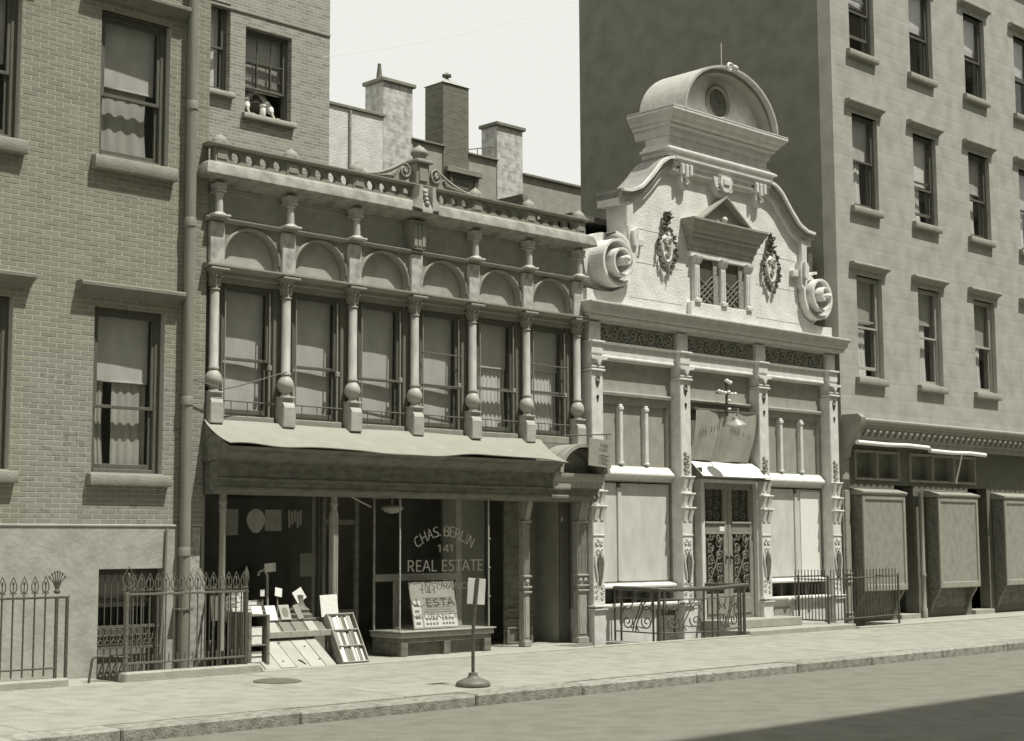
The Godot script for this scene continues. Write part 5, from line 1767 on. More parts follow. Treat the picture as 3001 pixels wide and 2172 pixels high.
# ---- the painted tenement at the right ------------------------------------------------------------------------------------------
func tenement() -> void:
	var t := thing("tenement", "tall painted brick tenement with plain sash windows and two boxed shop displays at the street", "building", Vector3(22, 0, 0))
	var holes := []
	for c in 6:
		var x := 16.13 + 2.40 * c
		holes.append([x - 0.48, x + 0.48, 5.11, 7.22])
		holes.append([x - 0.48, x + 0.48, 8.70, 10.67])
		holes.append([x - 0.48, x + 0.48, 12.05, 14.0])
		holes.append([x - 0.48, x + 0.48, 15.3, 17.1])
	var g := G.new()
	g.wall(14.95, 30.0, 4.2, 18.5, 0.0, -0.32, holes)
	g.box(14.96, 30.0, 0.0, 18.4, -7.1, -6.9)
	g.box(29.7, 29.98, 0.0, 18.4, -6.9, -0.33)
	g.box(15.2, 29.7, 18.1, 18.3, -6.9, -0.33)
	g.box(15.2, 29.7, 4.0, 4.2, -6.9, -0.02)
	part(g, "front_wall", M.tenement, t)
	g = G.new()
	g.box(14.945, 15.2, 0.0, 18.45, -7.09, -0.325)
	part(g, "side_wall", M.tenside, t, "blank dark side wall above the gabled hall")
	g = G.new()
	g.box(14.94, 15.2, 0.0, 4.2, -0.324, -0.01)
	part(g, "corner_pier", M.tentrim, t)
	var n := 0
	for c in 6:
		var x := 16.13 + 2.40 * c
		for r in 4:
			var h: Array = holes[c * 4 + r]
			var o := {"fw": 0.05, "sash": M.sashlight if r == 0 else M.sash}
			if r == 0: o.merge({"mid": 6.15, "blind": [0.45, 0.36, 0.48, 0.4, 0.5, 0.3][c], "blindmat": M.blindmid, "curtain": 0.46, "one": true, "gap": -0.22, "waves": 5.0, "raised": [0.14, 0.0, 0.0, 0.1, 0.0, 0.0][c]})
			if r == 1: o.merge({"mid": [9.70, 9.48, 9.6, 9.7, 9.6, 9.6][c], "blind": [0.48, 0.55, 0.45, 0.5, 0.4, 0.3][c], "blindmat": [M.blind, M.linen, M.blind, M.blind, M.blind, M.blind][c], "curtain": [0.55, 0.3, 0.42, 0.5, 0.5, 0.5][c], "one": true, "gap": -0.2, "waves": 4.0, "raised": [0.0, 0.16, 0.0, 0, 0, 0][c]})
			if r == 2: o.merge({"mid": 12.95, "blind": 0.45, "curtain": 0.5 if c != 0 else 0.0, "one": true, "gap": 0.0, "raised": 0.3 if c == 0 else 0.0})
			if r == 3: o.merge({"blind": 0.5})
			if o.get("curtain", 0.0) == 0.0: o.erase("curtain")
			window(t, h[0], h[1], h[2], h[3], 0.0, 0.16, o)
			slab_sill(t, h[0] - 0.13, h[1] + 0.02, h[2] - 0.17, h[2] - 0.02, -0.1, 0.10, M.tentrim)
			hood(t, h[0] - 0.24, h[1] + 0.17, h[3], h[3] + 0.25, -0.1, 0.13, M.tentrim)
			n += 1
	# shop storey
	g = G.new()
	g.wall(15.2, 29.7, 0.0, 3.99, -0.10, -0.35, [[17.0, 17.75, 0.1, 2.9], [20.05, 20.9, 0.1, 2.9], [15.5, 17.2, 2.98, 3.6], [17.6, 20.4, 2.98, 3.6]])
	g.box(15.2, 29.7, 0.0, 0.06, -6.9, -0.36)
	g.box(15.2, 29.7, 0.06, 3.98, -1.6, -1.5)
	part(g, "shop_wall", mt(0.15, "stain", Vector3.ONE * 0.8), t)
	for k in 2:
		var a: float = [15.5, 17.6][k]; var b: float = [17.2, 20.4][k]
		g = G.new()
		g.box(a, b, 2.98, 3.03, -0.3, -0.06, 0.006)
		g.box(a, b, 3.55, 3.6, -0.3, -0.06, 0.006)
		for q in 4 if k == 1 else 3:
			var x := lerpf(a, b - 0.06, float(q) / (3 if k == 1 else 2))
			g.box(x, x + 0.06, 3.03, 3.55, -0.3, -0.06, 0.006)
		var tl := part(g, "transom_light", M.tentrim, t)
		g = G.new()
		g.box(a, b, 3.0, 3.58, -0.27, -0.265)
		part(g, "pane", mt(0.20, "stain", Vector3.ONE, 0.15), tl)
	g = G.new()
	g.mould(prof([-0.05, 3.70, 0.20, 3.70, 0.20, 3.80, 0.24, 3.82, 0.24, 3.97, 0.34, 4.0, 0.36, 4.03, 0.36, 4.06, 0.40, 4.09, 0.42, 4.14, 0.42, 4.17, 0.38, 4.20, -0.05, 4.26]), 15.0, 29.9)
	part(g, "shop_cornice", M.tentrim, t)
	var i := 0
	var x := 15.1
	while x < 26.0:
		g = G.new()
		g.ext(V2([0.0, 3.84, 0.05, 3.84, 0.07, 3.90, 0.11, 3.93, 0.11, 3.985, 0.0, 3.985]), 0.10, Transform3D(Basis(Vector3(0, 0, 1), Vector3(0, 1, 0), Vector3(1, 0, 0)), Vector3(x, 0, 0.239)))
		part(g, "modillion", M.tentrim, t)
		x += 0.235
	g = G.new()   # heavy end bracket
	g.ext(V2([0.0, 3.40, 0.10, 3.42, 0.14, 3.62, 0.30, 3.80, 0.46, 3.98, 0.48, 4.20, 0.40, 4.27, 0.0, 4.27]), 0.16, Transform3D(Basis(Vector3(0, 0, 1), Vector3(0, 1, 0), Vector3(1, 0, 0)), Vector3(14.97, 0, -0.02)))
	part(g, "end_bracket", M.tentrim, t)
	for k in 2:   # rolled awnings under the cornice
		g = G.new()
		var a: float = [14.98, 17.75][k]; var b: float = [17.7, 20.1][k]; var y: float = [3.70, 3.63][k]
		g.tube([Vector3(a, y, 0.34), Vector3(lerpf(a, b, .4), y - 0.012, 0.34), Vector3(lerpf(a, b, .7), y + 0.006, 0.34), Vector3(b, y - 0.01, 0.34)], 0.045, 10)
		part(g, "rolled_awning", M.white, t)
	g = G.new()
	g.tube([Vector3(19.16, 3.62, 0.30), Vector3(19.2, 2.98, 0.1)], 0.02, 6)
	part(g, "awning_arm", M.white, t)
	for k in 3:
		var a: float = [15.30, 18.22, 21.1][k]; var b: float = [16.90, 19.9, 22.7][k]
		display_box(t, a, b, 0.21)
	g = G.new()
	g.box(17.0, 17.75, 0.06, 0.2, -0.4, 0.0, 0.01)
	g.box(20.05, 20.9, 0.06, 0.2, -0.4, 0.0, 0.01)
	part(g, "door_step", M.step, t)
	g = G.new()
	g.lathe(prof([0.07, 0.1, 0.07, 0.3, 0.05, 0.33, 0.05, 0.95, 0.065, 0.98, 0.065, 1.02, 0.05, 1.05, 0.05, 2.7, 0.08, 2.76]), at(17.85, 0, 0.02), 12)
	part(g, "doorway_column", M.tentrim, t)
	g = G.new()
	g.box(14.98, 15.12, 0.1, 2.75, -0.1, 0.02, 0.01)
	for y: float in [0.2, 0.28, 0.9, 0.98, 1.06]: g.box(14.96, 15.14, y, y + 0.045, -0.1, 0.05, 0.01)
	part(g, "corner_pilaster", M.tentrim, t)

func display_box(t: Node3D, a: float, b: float, zf: float) -> void:
	var g := G.new()
	g.box(a, b, 0.72, 2.66, -0.09, zf - 0.03, 0.01)
	var d := part(g, "display_box", M.shop, t, "boxed shop display with a blank front")
	g = G.new()
	for r: Array in [[a, a + 0.09, 0.72, 2.66], [b - 0.09, b, 0.72, 2.66], [a + 0.09, b - 0.09, 0.72, 0.85], [a + 0.09, b - 0.09, 2.56, 2.66]]:
		g.box(r[0], r[1], r[2], r[3], zf - 0.028, zf + 0.02, 0.012)
	part(g, "frame", M.tentrim, d)
	g = G.new()
	g.box(a + 0.07, b - 0.07, 0.84, 2.57, zf - 0.029, zf - 0.005)
	part(g, "front_panel", mt(0.30, "mottle", Vector3(0.6, 0.5, 0.6), 0.3), d)
	g = G.new()
	g.mould(prof([-0.09, 2.662, zf + 0.02, 2.662, zf + 0.05, 2.70, zf + 0.05, 2.725, zf + 0.0, 2.74, -0.09, 2.82]), a - 0.03, b + 0.05)
	part(g, "top_ledge", M.tentrim, d)
	g = G.new()
	g.ext(V2([-0.09, 0.22, -0.06, 0.24, -0.02, 0.32, 0.0, 0.42, 0.06, 0.54, zf - 0.06, 0.66, zf - 0.04, 0.718, -0.09, 0.718]), 0.09, Transform3D(Basis(Vector3(0, 0, 1), Vector3(0, 1, 0), Vector3(1, 0, 0)), Vector3(b - 0.12, 0, 0)))
	g.ext(V2([-0.09, 0.22, -0.06, 0.24, 0.0, 0.42, zf - 0.06, 0.66, zf - 0.04, 0.718, -0.09, 0.718]), 0.09, Transform3D(Basis(Vector3(0, 0, 1), Vector3(0, 1, 0), Vector3(1, 0, 0)), Vector3(a + 0.03, 0, 0)))
	g.box(a + 0.1, b - 0.1, 0.3, 0.719, -0.09, -0.06)
	part(g, "under_bracket", M.shop, d)

func opposite_building() -> void:
	var t := thing("opposite_building", "tall plain brick row standing across the street behind the viewer", "building", Vector3(16, 0, 19.4))
	var g := G.new()
	var holes := []
	for c in 22:
		for r in 7: holes.append([-28.0 + c * 4.0, -26.4 + c * 4.0, 1.2 + r * 3.5, 3.4 + r * 3.5])
	g.wall(-30, 60, 0, 25.6, 19.4, 19.8, holes)
	g.box(-30, 60, 0, 25.6, 26.0, 26.3)
	g.box(-30, 60, 25.2, 25.4, 19.8, 26.0)
	g.box(-30, -29.7, 0, 25.2, 19.8, 26.0)
	g.box(59.7, 60, 0, 25.2, 19.8, 26.0)
	part(g, "wall", mt(0.34, "brick", Vector3(1.16, 0.96, 1.16)), t)
	g = G.new()
	g.box(-29.8, 59.8, 0.1, 25.1, 20.1, 20.2)
	part(g, "window_backing", M.room, t)

# ---- iron fences and railings ------------------------------------------------------------------------------------------------
func finial(g: G, p: Vector3, h: float, w: float, flat := 0.35) -> void:   # openwork leaf on a picket
	for s: float in [-1.0, 1.0]:
		g.tube([p + Vector3(0, h * 0.12, 0), p + Vector3(s * w * 0.5, h * 0.28, 0), p + Vector3(s * w * 0.55, h * 0.55, 0), p + Vector3(s * w * 0.2, h * 0.85, 0), p + Vector3(0, h, 0)], 0.008, 5, false, 0.005)
		spiral(g, p + Vector3(s * w * 0.42, h * 0.15, 0), w * 0.26, 1.1, 0.006, s, PI / 2)
	g.tube([p, p + Vector3(0, h * 0.62, 0)], 0.007, 5)
	g.ball(p + Vector3(0, h * 0.64, 0), Vector3(w * 0.2, h * 0.13, w * 0.2 * flat), 6)
	g.ball(p + Vector3(0, h * 0.14, 0), Vector3(w * 0.3, h * 0.035, 0.014), 6)

func ironwork() -> void:
	# fence before the brick house, on a stone coping
	var f := thing("iron_fence", "ornate iron fence with leafy finials on a stone coping before the drainpipe", "fence", Vector3(-0.95, 0.0, 0.95))
	var g := G.new()
	g.box(-1.92, 0.06, 0.02, 0.19, 0.83, 1.01, 0.02)
	part(g, "coping_stone", M.step, f)
	var z := 0.92
	g = G.new()
	g.box(-1.90, -0.10, 1.10, 1.128, z - 0.02, z + 0.02, 0.004)
	part(g, "top_rail", M.ironold, f)
	g = G.new()
	g.box(-1.90, -0.10, 0.275, 0.30, z - 0.018, z + 0.018, 0.004)
	part(g, "bottom_rail", M.ironold, f)
	for k in 15:
		var x := -1.78 + 0.115 * k
		g = G.new()
		g.tube([Vector3(x, 0.19, z), Vector3(x, 1.13, z)], 0.0105, 6)
		var p := part(g, "picket", M.ironold, f)
		g = G.new()
		finial(g, Vector3(x, 1.13, z), 0.235, 0.085)
		part(g, "finial", M.ironold, p)
		if k < 14:
			g = G.new()
			var xm := x + 0.0575
			g.lathe(prof([0.010, 0.30, 0.007, 0.34, 0.012, 0.36, 0.0, 0.40]), at(xm, 0, z), 6)
			part(g, "dog_bar_spike", M.ironold, f)
	for k in 2:
		var x: float = [-1.865, -0.13][k]
		g = G.new()
		g.box(x - 0.022, x + 0.022, 0.19, 1.14, z - 0.022, z + 0.022, 0.005)
		var p := part(g, "post", M.ironold if k == 0 else M.iron, f)
		g = G.new()
		if k == 0: finial(g, Vector3(x + 0.02, 1.14, z), 0.31, 0.15)
		else: g.lathe(prof([0.02, 1.14, 0.035, 1.16, 0.02, 1.19, 0.03, 1.24, 0.045, 1.30, 0.03, 1.37, 0.0, 1.44]), at(x, 0, z), 10, 1.0, 0.6)
		part(g, "finial", M.ironold if k == 0 else M.iron, p)
	for k in 7:   # return towards the house
		var zz := 0.80 - 0.12 * k
		g = G.new()
		g.tube([Vector3(-0.12, -0.42, zz), Vector3(-0.12, 1.2, zz)], 0.010, 6)
		part(g, "picket", M.iron, f)
	g = G.new()
	g.box(-0.135, -0.105, 1.10, 1.128, 0.03, 0.88, 0.004)
	part(g, "return_rail", M.iron, f)
	# fence at the far left
	f = thing("iron_fence", "iron fence with a fan-topped gate post, at the far left before the plain stone base", "fence", Vector3(-3.9, 0.08, 0.85))
	z = 0.85
	g = G.new()
	g.box(-7.0, -2.62, 0.03, 0.17, z - 0.10, z + 0.10, 0.02)
	part(g, "coping_stone", M.step, f)
	g = G.new()
	g.box(-7.0, -2.60, 1.09, 1.118, z - 0.018, z + 0.018, 0.004)
	part(g, "top_rail", M.iron, f)
	g = G.new()
	g.box(-7.0, -2.76, 0.28, 0.30, z - 0.018, z + 0.018, 0.004)
	part(g, "bottom_rail", M.iron, f)
	for k in 2:
		var x: float = [-2.62, -2.755][k]
		g = G.new()
		g.box(x - 0.017, x + 0.017, 0.17, 1.10, z - 0.017, z + 0.017, 0.004)
		var p := part(g, "post", M.iron, f)
		if k == 1:
			g = G.new()
			g.ball(Vector3(x, 1.17, z), Vector3(0.045, 0.028, 0.03), 8)
			for q in 7:
				var a := -1.0 + 2.0 * q / 6.0
				g.tube([Vector3(x, 1.17, z), Vector3(x + 0.05 * a, 1.28, z), Vector3(x + 0.10 * a, 1.40 - 0.06 * a * a, z)], 0.009, 5, false, 0.006)
				g.ball(Vector3(x + 0.10 * a, 1.40 - 0.06 * a * a, z), Vector3(0.014, 0.022, 0.012), 6)
			part(g, "fan_finial", M.iron, p)
	for k in 30:
		var x := -2.90 - 0.135 * k
		g = G.new()
		g.tube([Vector3(x, 0.2, z), Vector3(x, 1.14, z)], 0.0115, 6)
		var p := part(g, "picket", M.iron, f)
		g = G.new()
		finial(g, Vector3(x, 1.13, z), 0.22, 0.075)
		part(g, "finial", M.iron, p)
	# bent pipe rail by the entry
	g = G.new()
	g.tube([Vector3(-2.24, 0.06, 0.72), Vector3(-2.20, 0.34, 0.72), Vector3(-2.17, 0.375, 0.72), Vector3(-2.13, 0.38, 0.72), Vector3(-1.72, 0.35, 0.72), Vector3(-1.66, 0.33, 0.72), Vector3(-1.645, 0.26, 0.72), Vector3(-1.63, 0.0, 0.72)], 0.016, 8)
	single(g, "bent_pipe_rail", M.iron, "low bent iron pipe hoop standing at the left end of the leafy fence", "railing")
	# scrolled railing round the cellar stair of the hall
	f = thing("scroll_railing", "iron railing with scrolled panels and pipe handrail round the cellar steps before the double door", "railing", Vector3(9.3, 0.08, 0.5))
	var posts := [Vector3(8.02, 0.08, 0.0), Vector3(8.02, 0.08, 0.14), Vector3(8.02, 0.08, 0.84), Vector3(8.04, 0.08, 0.95), Vector3(8.16, 0.08, 0.95), Vector3(9.22, 0.08, 0.95), Vector3(9.45, 0.08, 0.95), Vector3(9.60, 0.08, 0.95), Vector3(10.18, 0.08, 0.95), Vector3(10.34, 0.08, 0.95), Vector3(10.44, 0.08, 0.80)]
	for k in posts.size():
		var p: Vector3 = posts[k]
		g = G.new()
		g.tube([p, p + Vector3(0, 0.84, 0)], 0.028 if k in [3, 9] else 0.018, 8)
		part(g, "post", M.iron, f)
	var rails := [[[Vector3(8.02, 0.96, -0.05), Vector3(8.02, 0.945, 0.8), Vector3(8.06, 0.94, 0.93), Vector3(8.2, 0.935, 0.95), Vector3(9.45, 0.93, 0.95), Vector3(10.44, 0.97, 0.95)], 0.036], [[Vector3(10.44, 0.97, 0.95), Vector3(10.44, 0.965, -0.02)], 0.032],
		[[Vector3(8.02, 0.80, 0.0), Vector3(8.02, 0.78, 0.95), Vector3(9.5, 0.76, 0.95), Vector3(10.40, 0.80, 0.95)], 0.011], [[Vector3(8.02, 0.24, 0.0), Vector3(8.02, 0.23, 0.95), Vector3(9.5, 0.20, 0.95), Vector3(10.40, 0.26, 0.95)], 0.011]]
	for r: Array in rails:
		g = G.new()
		g.tube(r[0], r[1], 8)
		for q: Vector3 in r[0]:
			if r[1] > 0.03: g.ball(q, Vector3.ONE * (r[1] as float) * 1.15, 8)
		part(g, "rail", M.iron, f)
	var panels := [[Vector3(8.02, 0, 0.14), Vector3(8.02, 0, 0.84)], [Vector3(8.17, 0, 0.95), Vector3(9.21, 0, 0.95)], [Vector3(9.61, 0, 0.95), Vector3(10.17, 0, 0.95)]]
	for pn: Array in panels:
		g = G.new()
		var A: Vector3 = pn[0]; var B: Vector3 = pn[1]
		var P := func(u: float, v: float) -> Vector3: return A.lerp(B, u) + Vector3(0, lerpf(0.25, 0.77, v), 0)
		for e in 2:
			var s := 1.0 if e == 0 else -1.0
			var q := func(u: float, v: float) -> Vector3: return P.call(u if e == 0 else 1.0 - u, v if e == 0 else v)
			var sp := []
			for i in 22:
				var a := -0.4 + TAU * 1.35 * i / 21.0
				var r := 0.19 * (1.0 - i / 26.0)
				sp.append(q.call(0.20 + r * cos(a) * 0.9, 0.30 - r * sin(a) * 1.25))
			sp.reverse()
			g.tube(sp, 0.012, 5)
			var arc := []
			for i in 9:
				var a := PI + PI * i / 8.0
				arc.append(q.call(0.20 + 0.17 * cos(a), 0.98 + 0.30 * sin(a)))
			g.tube(arc, 0.0105, 5)
			arc = []
			for i in 9:
				var a := PI * i / 8.0
				arc.append(q.call(0.20 + 0.15 * cos(a), 0.60 + 0.20 * sin(a)))
			g.tube(arc, 0.0105, 5)
			g.tube([q.call(0.30, 0.10), q.call(0.48, 0.15), q.call(0.55, 0.0)], 0.010, 5)
		for d: float in [0.0, 0.09]:
			g.tube([P.call(0.36 + d, 0.0), P.call(0.40 + d, 0.25), P.call(0.54 + d, 0.6), P.call(0.60 + d, 0.85), P.call(0.74 + d, 1.0)], 0.012, 5)
		part(g, "scroll_panel", M.iron, f)
	# stairs down inside
	var st := thing("cellar_steps", "stone steps going down behind the scrolled railing", "steps", Vector3(9.2, -0.4, 0.45))
	for k in 3:
		g = G.new()
		g.box(8.35 + 0.02, 9.9, -0.4, 0.02 - 0.11 * k, 0.12 + 0.22 * k, 0.34 + 0.22 * k, 0.01)
		part(g, "step", M.step, st)
	# plain picket fence before the right bay
	f = thing("picket_fence", "plain black iron picket fence before the hall's right bay and tenement corner", "fence", Vector3(14.4, 0.08, 0.7))
	var ps := []
	for k in 10: ps.append([Vector3(13.26, 0, -0.02 + 0.075 * k), true])
	for k in 21: ps.append([Vector3(13.36 + 0.113 * k, 0, 0.72), true])
	for k in ps.size():
		var p: Vector3 = ps[k][0]
		g = G.new()
		g.tube([Vector3(p.x, 0.23, p.z), Vector3(p.x, 1.15, p.z), Vector3(p.x, 1.19, p.z)], 0.0095, 6, false)
		part(g, "picket", M.iron, f)
	for r: Array in [[Vector3(13.26, 1.01, -0.05), Vector3(13.26, 1.01, 0.72)], [Vector3(13.26, 1.01, 0.72), Vector3(15.72, 1.04, 0.72)], [Vector3(13.26, 0.24, -0.05), Vector3(13.26, 0.24, 0.72)], [Vector3(13.26, 0.24, 0.72), Vector3(15.72, 0.27, 0.72)], [Vector3(15.72, 1.04, 0.72), Vector3(15.72, 1.04, -0.08)]]:
		g = G.new()
		g.tube(r, 0.015, 6)
		part(g, "rail", M.iron, f)
	for p: Vector3 in [Vector3(13.26, 0, 0.72), Vector3(15.72, 0, 0.72), Vector3(13.26, 0, 0.05)]:
		g = G.new()
		g.tube([p + Vector3(0, 0.05, 0), p + Vector3(0, 1.08, 0)], 0.022, 8)
		part(g, "post", M.iron, f)

# ---- the bookstall before the bookshop ------------------------------------------------------------------------------------------
func book_mesh(w: float, h: float, d: float) -> ArrayMesh:   # lying flat: cover with a paler block of pages showing on three sides
	var g := G.new()
	g.box(-w / 2, w / 2, 0, 0.004, -d / 2, d / 2)
	g.box(-w / 2, w / 2, h - 0.004, h, -d / 2, d / 2)
	g.box(-w / 2, -w / 2 + 0.005, 0.004, h - 0.004, -d / 2, d / 2)
	return g.mesh()

func book(where: Vector3, size: Vector3, basis: Basis, cover: Material, label: String, group := "", pages := true) -> Node3D:
	var t := thing("book", label, "book", where, group)
	t.basis = basis
	var o := MeshInstance3D.new()
	o.name = "cover"
	o.mesh = book_mesh(size.x, size.y, size.z)
	o.material_override = cover
	t.add_child(o)
	if pages:
		var g := G.new()
		g.box(-size.x / 2 + 0.005, size.x / 2 - 0.004, 0.004, size.y - 0.004, -size.z / 2 + 0.004, size.z / 2 - 0.004)
		o = MeshInstance3D.new()
		o.name = "pages"
		o.mesh = g.mesh()
		o.material_override = M.paper
		t.add_child(o)
	return t

func bookstall() -> void:
	var u := Vector3.ONE
	var cov := [mt(0.28, "grain", u * 3, 0.7), mt(0.20, "grain", u * 3, 0.7), mt(0.42, "grain", u * 3, 0.7), mt(0.13, "grain", u * 3, 0.7), mt(0.60, "grain", u * 3, 0.8)]
	# sloping hatch of planks over the cellar steps
	var h := thing("cellar_hatch", "sloping pale plank hatch lying before the book trays", "hatch", Vector3(0.85, 0.08, 0.85))
	var sl := atan2(0.34, 0.50)
	var xs := [0.20, 0.45, 0.70, 0.93, 1.18, 1.36]
	for k in 5:
		var g := G.new()
		var b := Basis(Vector3.RIGHT, sl)
		g.box(xs[k] + 0.004, xs[k + 1] - 0.004, -0.025, rng.randf_range(-0.002, 0.003), -0.60, 0.0 - (0.0 if k != 1 else 0.015), 0.005, Transform3D(b, Vector3(0, 0.10, 0.92)))
		part(g, "plank", M.plank if k % 2 else mt(0.41, "wood", Vector3(4, 0.6, 0.6), 0.8), h)
	var g := G.new()
	for p: Array in [[0.42, 0.28], [0.72, 0.30], [1.08, 0.24], [0.55, 0.08], [1.15, 0.08]]:
		g.lathe(prof([0.0, 0.008, 0.014, 0.006, 0.018, -0.004]), Transform3D(Basis(Vector3.RIGHT, sl), Vector3(p[0], 0.10 + p[1], 0.92 - p[1] * 0.50 / 0.34)), 10)
	part(g, "bolt_head", M.iron, h)
	g = G.new()
	g.tube([Vector3(0.80, 0.19, 0.80), Vector3(0.84, 0.17, 0.835), Vector3(0.87, 0.13, 0.88)], 0.010, 6)
	part(g, "hasp", M.iron, h)
	g = G.new()
	g.ext(V2([0.92, 0.08, 0.42, 0.08, 0.42, 0.42]), 0.03, Transform3D(Basis(Vector3(0, 0, 1), Vector3(0, 1, 0), Vector3(1, 0, 0)), Vector3(0.17, 0, 0)))
	part(g, "cheek", M.shoplight, h)
	# tray table with a raked shelf
	var tb := thing("book_table", "dark wooden book table with a slanted front tray", "table", Vector3(0.95, 0.08, 0.2))
	g = G.new()
	g.box(0.38, 1.62, 0.46, 0.545, 0.44, 0.47, 0.006)
	part(g, "front_board", M.shoplight, tb)
	g = G.new()
	g.box(0.38, 1.62, 0.0, 0.012, -0.25, 0.0, 0.0, Transform3D(Basis(Vector3.RIGHT, 0.72), Vector3(0, 0.48, 0.435)))
	part(g, "slanted_tray", M.shop, tb)
	g = G.new()
	g.box(0.30, 1.70, 0.66, 0.69, -0.38, 0.22, 0.006)
	part(g, "table_top", M.shop, tb)
	g = G.new()
	g.box(0.34, 1.66, 0.08, 0.655, 0.0, 0.03)
	part(g, "skirt", M.shop, tb)
	for x: float in [0.38, 1.60]:
		for zz: float in [-0.33, 0.40]:
			g = G.new()
			g.box(x - 0.025, x + 0.025, 0.08, 0.66 if zz < 0 else 0.46, zz - 0.025, zz + 0.025, 0.005)
			part(g, "leg", M.shop, tb)
	# front row on the tray, second row propped against the table edge
	var tilt := Basis(Vector3.RIGHT, 0.72)
	var fl := ["worn grey book at the left end of the slanted tray", "pale buff book second from the left on the slanted tray", "brown book with a white slip, middle of the slanted tray", "dark mottled book fourth along the slanted tray", "grey-green book at the right end of the slanted tray"]
	for k in 5:
		var x := 0.50 + 0.215 * k
		book(Vector3(x, 0.50 + 0.075, 0.335), Vector3(0.15 + 0.02 * (k % 2), 0.022, 0.21), tilt, cov[[0, 2, 1, 1, 2][k]], fl[k], "books on the slanted tray")
	g = G.new()
	g.box(-0.06, 0.06, 0, 0.003, -0.018, 0.018)
	var slip := single(g, "paper_slip", M.paper, "small white slip stuck out of the middle tray book", "slip")
	slip.position = Vector3(0.93, 0.525, 0.425)
	slip.basis = tilt
	var t2 := Basis(Vector3.RIGHT, 1.15)
	var sl2 := ["white open pamphlet propped upright, left of the second row", "white booklet propped upright beside the pamphlet", "pale book with a dark oval on its cover, second row", "buff book turned half away at the right of the second row"]
	for k in 4:
		var x := 0.58 + 0.225 * k
		var b := book(Vector3(x, 0.69 + 0.09, 0.17), Vector3(0.17 if k < 3 else 0.10, 0.012 + 0.008 * (k / 2), 0.215), t2 if k < 3 else t2 * Basis(Vector3.UP, 0.25), [M.paper, M.paper, cov[2], cov[0]][k], sl2[k], "books propped on the table edge")
		if k == 2:
			g = G.new()
			g.lathe(prof([0.0, 0.0225, 0.055, 0.0225, 0.055, 0.021]), Transform3D(Basis(), Vector3.ZERO), 20, 0.95, 1.3)
			var o := MeshInstance3D.new()
			o.name = "printed_oval"
			o.mesh = g.mesh(); o.material_override = cov[1]
			b.add_child(o)
	# stack of white-edged volumes at the left
	for k in 5:
		book(Vector3(0.50 + rng.randf_range(-0.012, 0.012), 0.692 + 0.052 * k, -0.02), Vector3(0.30 - 0.015 * (k % 3), 0.048, 0.20), Basis(Vector3.UP, rng.randf_range(-0.06, 0.06)), [cov[2], M.paper, cov[4], M.paper, cov[4]][k], ["bottom", "second from bottom", "middle", "fourth", "topmost"][k] + " volume of the white-edged stack at the table's left", "stacked white-edged volumes")
	# a second low stack and small things standing behind
	for k in 3:
		book(Vector3(0.83, 0.692 + 0.04 * k, 0.03), Vector3(0.16, 0.036, 0.14), Basis(Vector3.UP, 0.1 * k), [cov[4], M.paper, cov[2]][k], ["lower", "middle", "upper"][k] + " book of the short stack behind the white pamphlet", "short stack of books")
	var back := [[0.20, 0.24, 0.34, cov[1], "tall grey folio standing behind the white-edged stack"], [0.47, 0.22, 0.30, cov[0], "second grey folio standing beside the first behind the stack"], [0.86, 0.16, 0.26, cov[3], "dark book standing upright behind the short stack"]]
	for q: Array in back:
		book(Vector3(q[0], 0.69 + q[2] / 2, -0.22), Vector3(q[1], 0.04, q[2]), Basis(Vector3.RIGHT, 1.45), q[3], q[4], "books standing at the back")
	var tags := [[0.62, 1.02, "small white price card on a folio"], [0.90, 1.0, "white price card above the dark upright book"]]
	for q: Array in tags:
		g = G.new()
		g.box(q[0] - 0.035, q[0] + 0.035, q[1], q[1] + 0.09, -0.165, -0.16)
		single(g, "price_card", M.paper, q[2], "card", "price cards over the books")
	for q: Array in [[1.14, 1.0, 0.12, "white price card on a thin stick, table middle"], [1.50, 0.95, 0.17, "tilted white card on the dark stand, right of table"]]:
		var pc := thing("price_card", q[3], "card", Vector3(q[0], 0.69, -0.14), "price cards over the books")
		g = G.new()
		g.tube([Vector3(q[0], 0.69, -0.14), Vector3(q[0], q[1], -0.14)], 0.012, 6)
		part(g, "stick", M.shoplight, pc)
		g = G.new()
		var w: float = q[2]
		g.box(-w / 2, w / 2, -w / 2, w / 2, -0.003, 0.003, 0.0, Transform3D(Basis(Vector3.BACK, 0.5 if w > 0.13 else -0.2) * Basis(Vector3.RIGHT, -0.2), Vector3(q[0], q[1] + 0.05, -0.12)))
		part(g, "card", M.paper, pc)
	# dark stand with a lathe-turned base holding the card
	g = G.new()
	g.lathe(prof([0.20, 0.69, 0.20, 0.73, 0.15, 0.76, 0.16, 0.80, 0.10, 0.84, 0.07, 0.9, 0.07, 1.0, 0.0, 1.02]), at(1.52, 0, -0.16), 18)
	single(g, "turned_stand", M.shop, "dark round turned stand at the right end of the book table", "stand")
	# figurine with flag-like label
	var fg := thing("display_bracket", "crooked display stick with a paper flag behind the books", "stick", Vector3(1.0, 0.69, -0.22))
	g = G.new()
	g.tube([Vector3(1.03, 0.69, -0.22), Vector3(1.02, 1.28, -0.22), Vector3(0.96, 1.36, -0.21), Vector3(0.87, 1.34, -0.2), Vector3(0.85, 1.28, -0.2)], 0.02, 7)
	part(g, "stick", M.shoplight, fg)
	g = G.new()
	g.box(0.96, 1.15, 1.33, 1.45, -0.2, -0.194, 0.0, Transform3D(Basis(Vector3.BACK, 0.06), Vector3(0.08, -0.06, 0)))
	part(g, "flag", M.blind, fg)
	# leaning rack with three rows of books
	var rk := thing("book_rack", "leaning open rack holding three rows of upright books beside the hatch", "rack", Vector3(1.85, 0.08, 0.6))
	var rb := Basis(Vector3.RIGHT, -0.52)
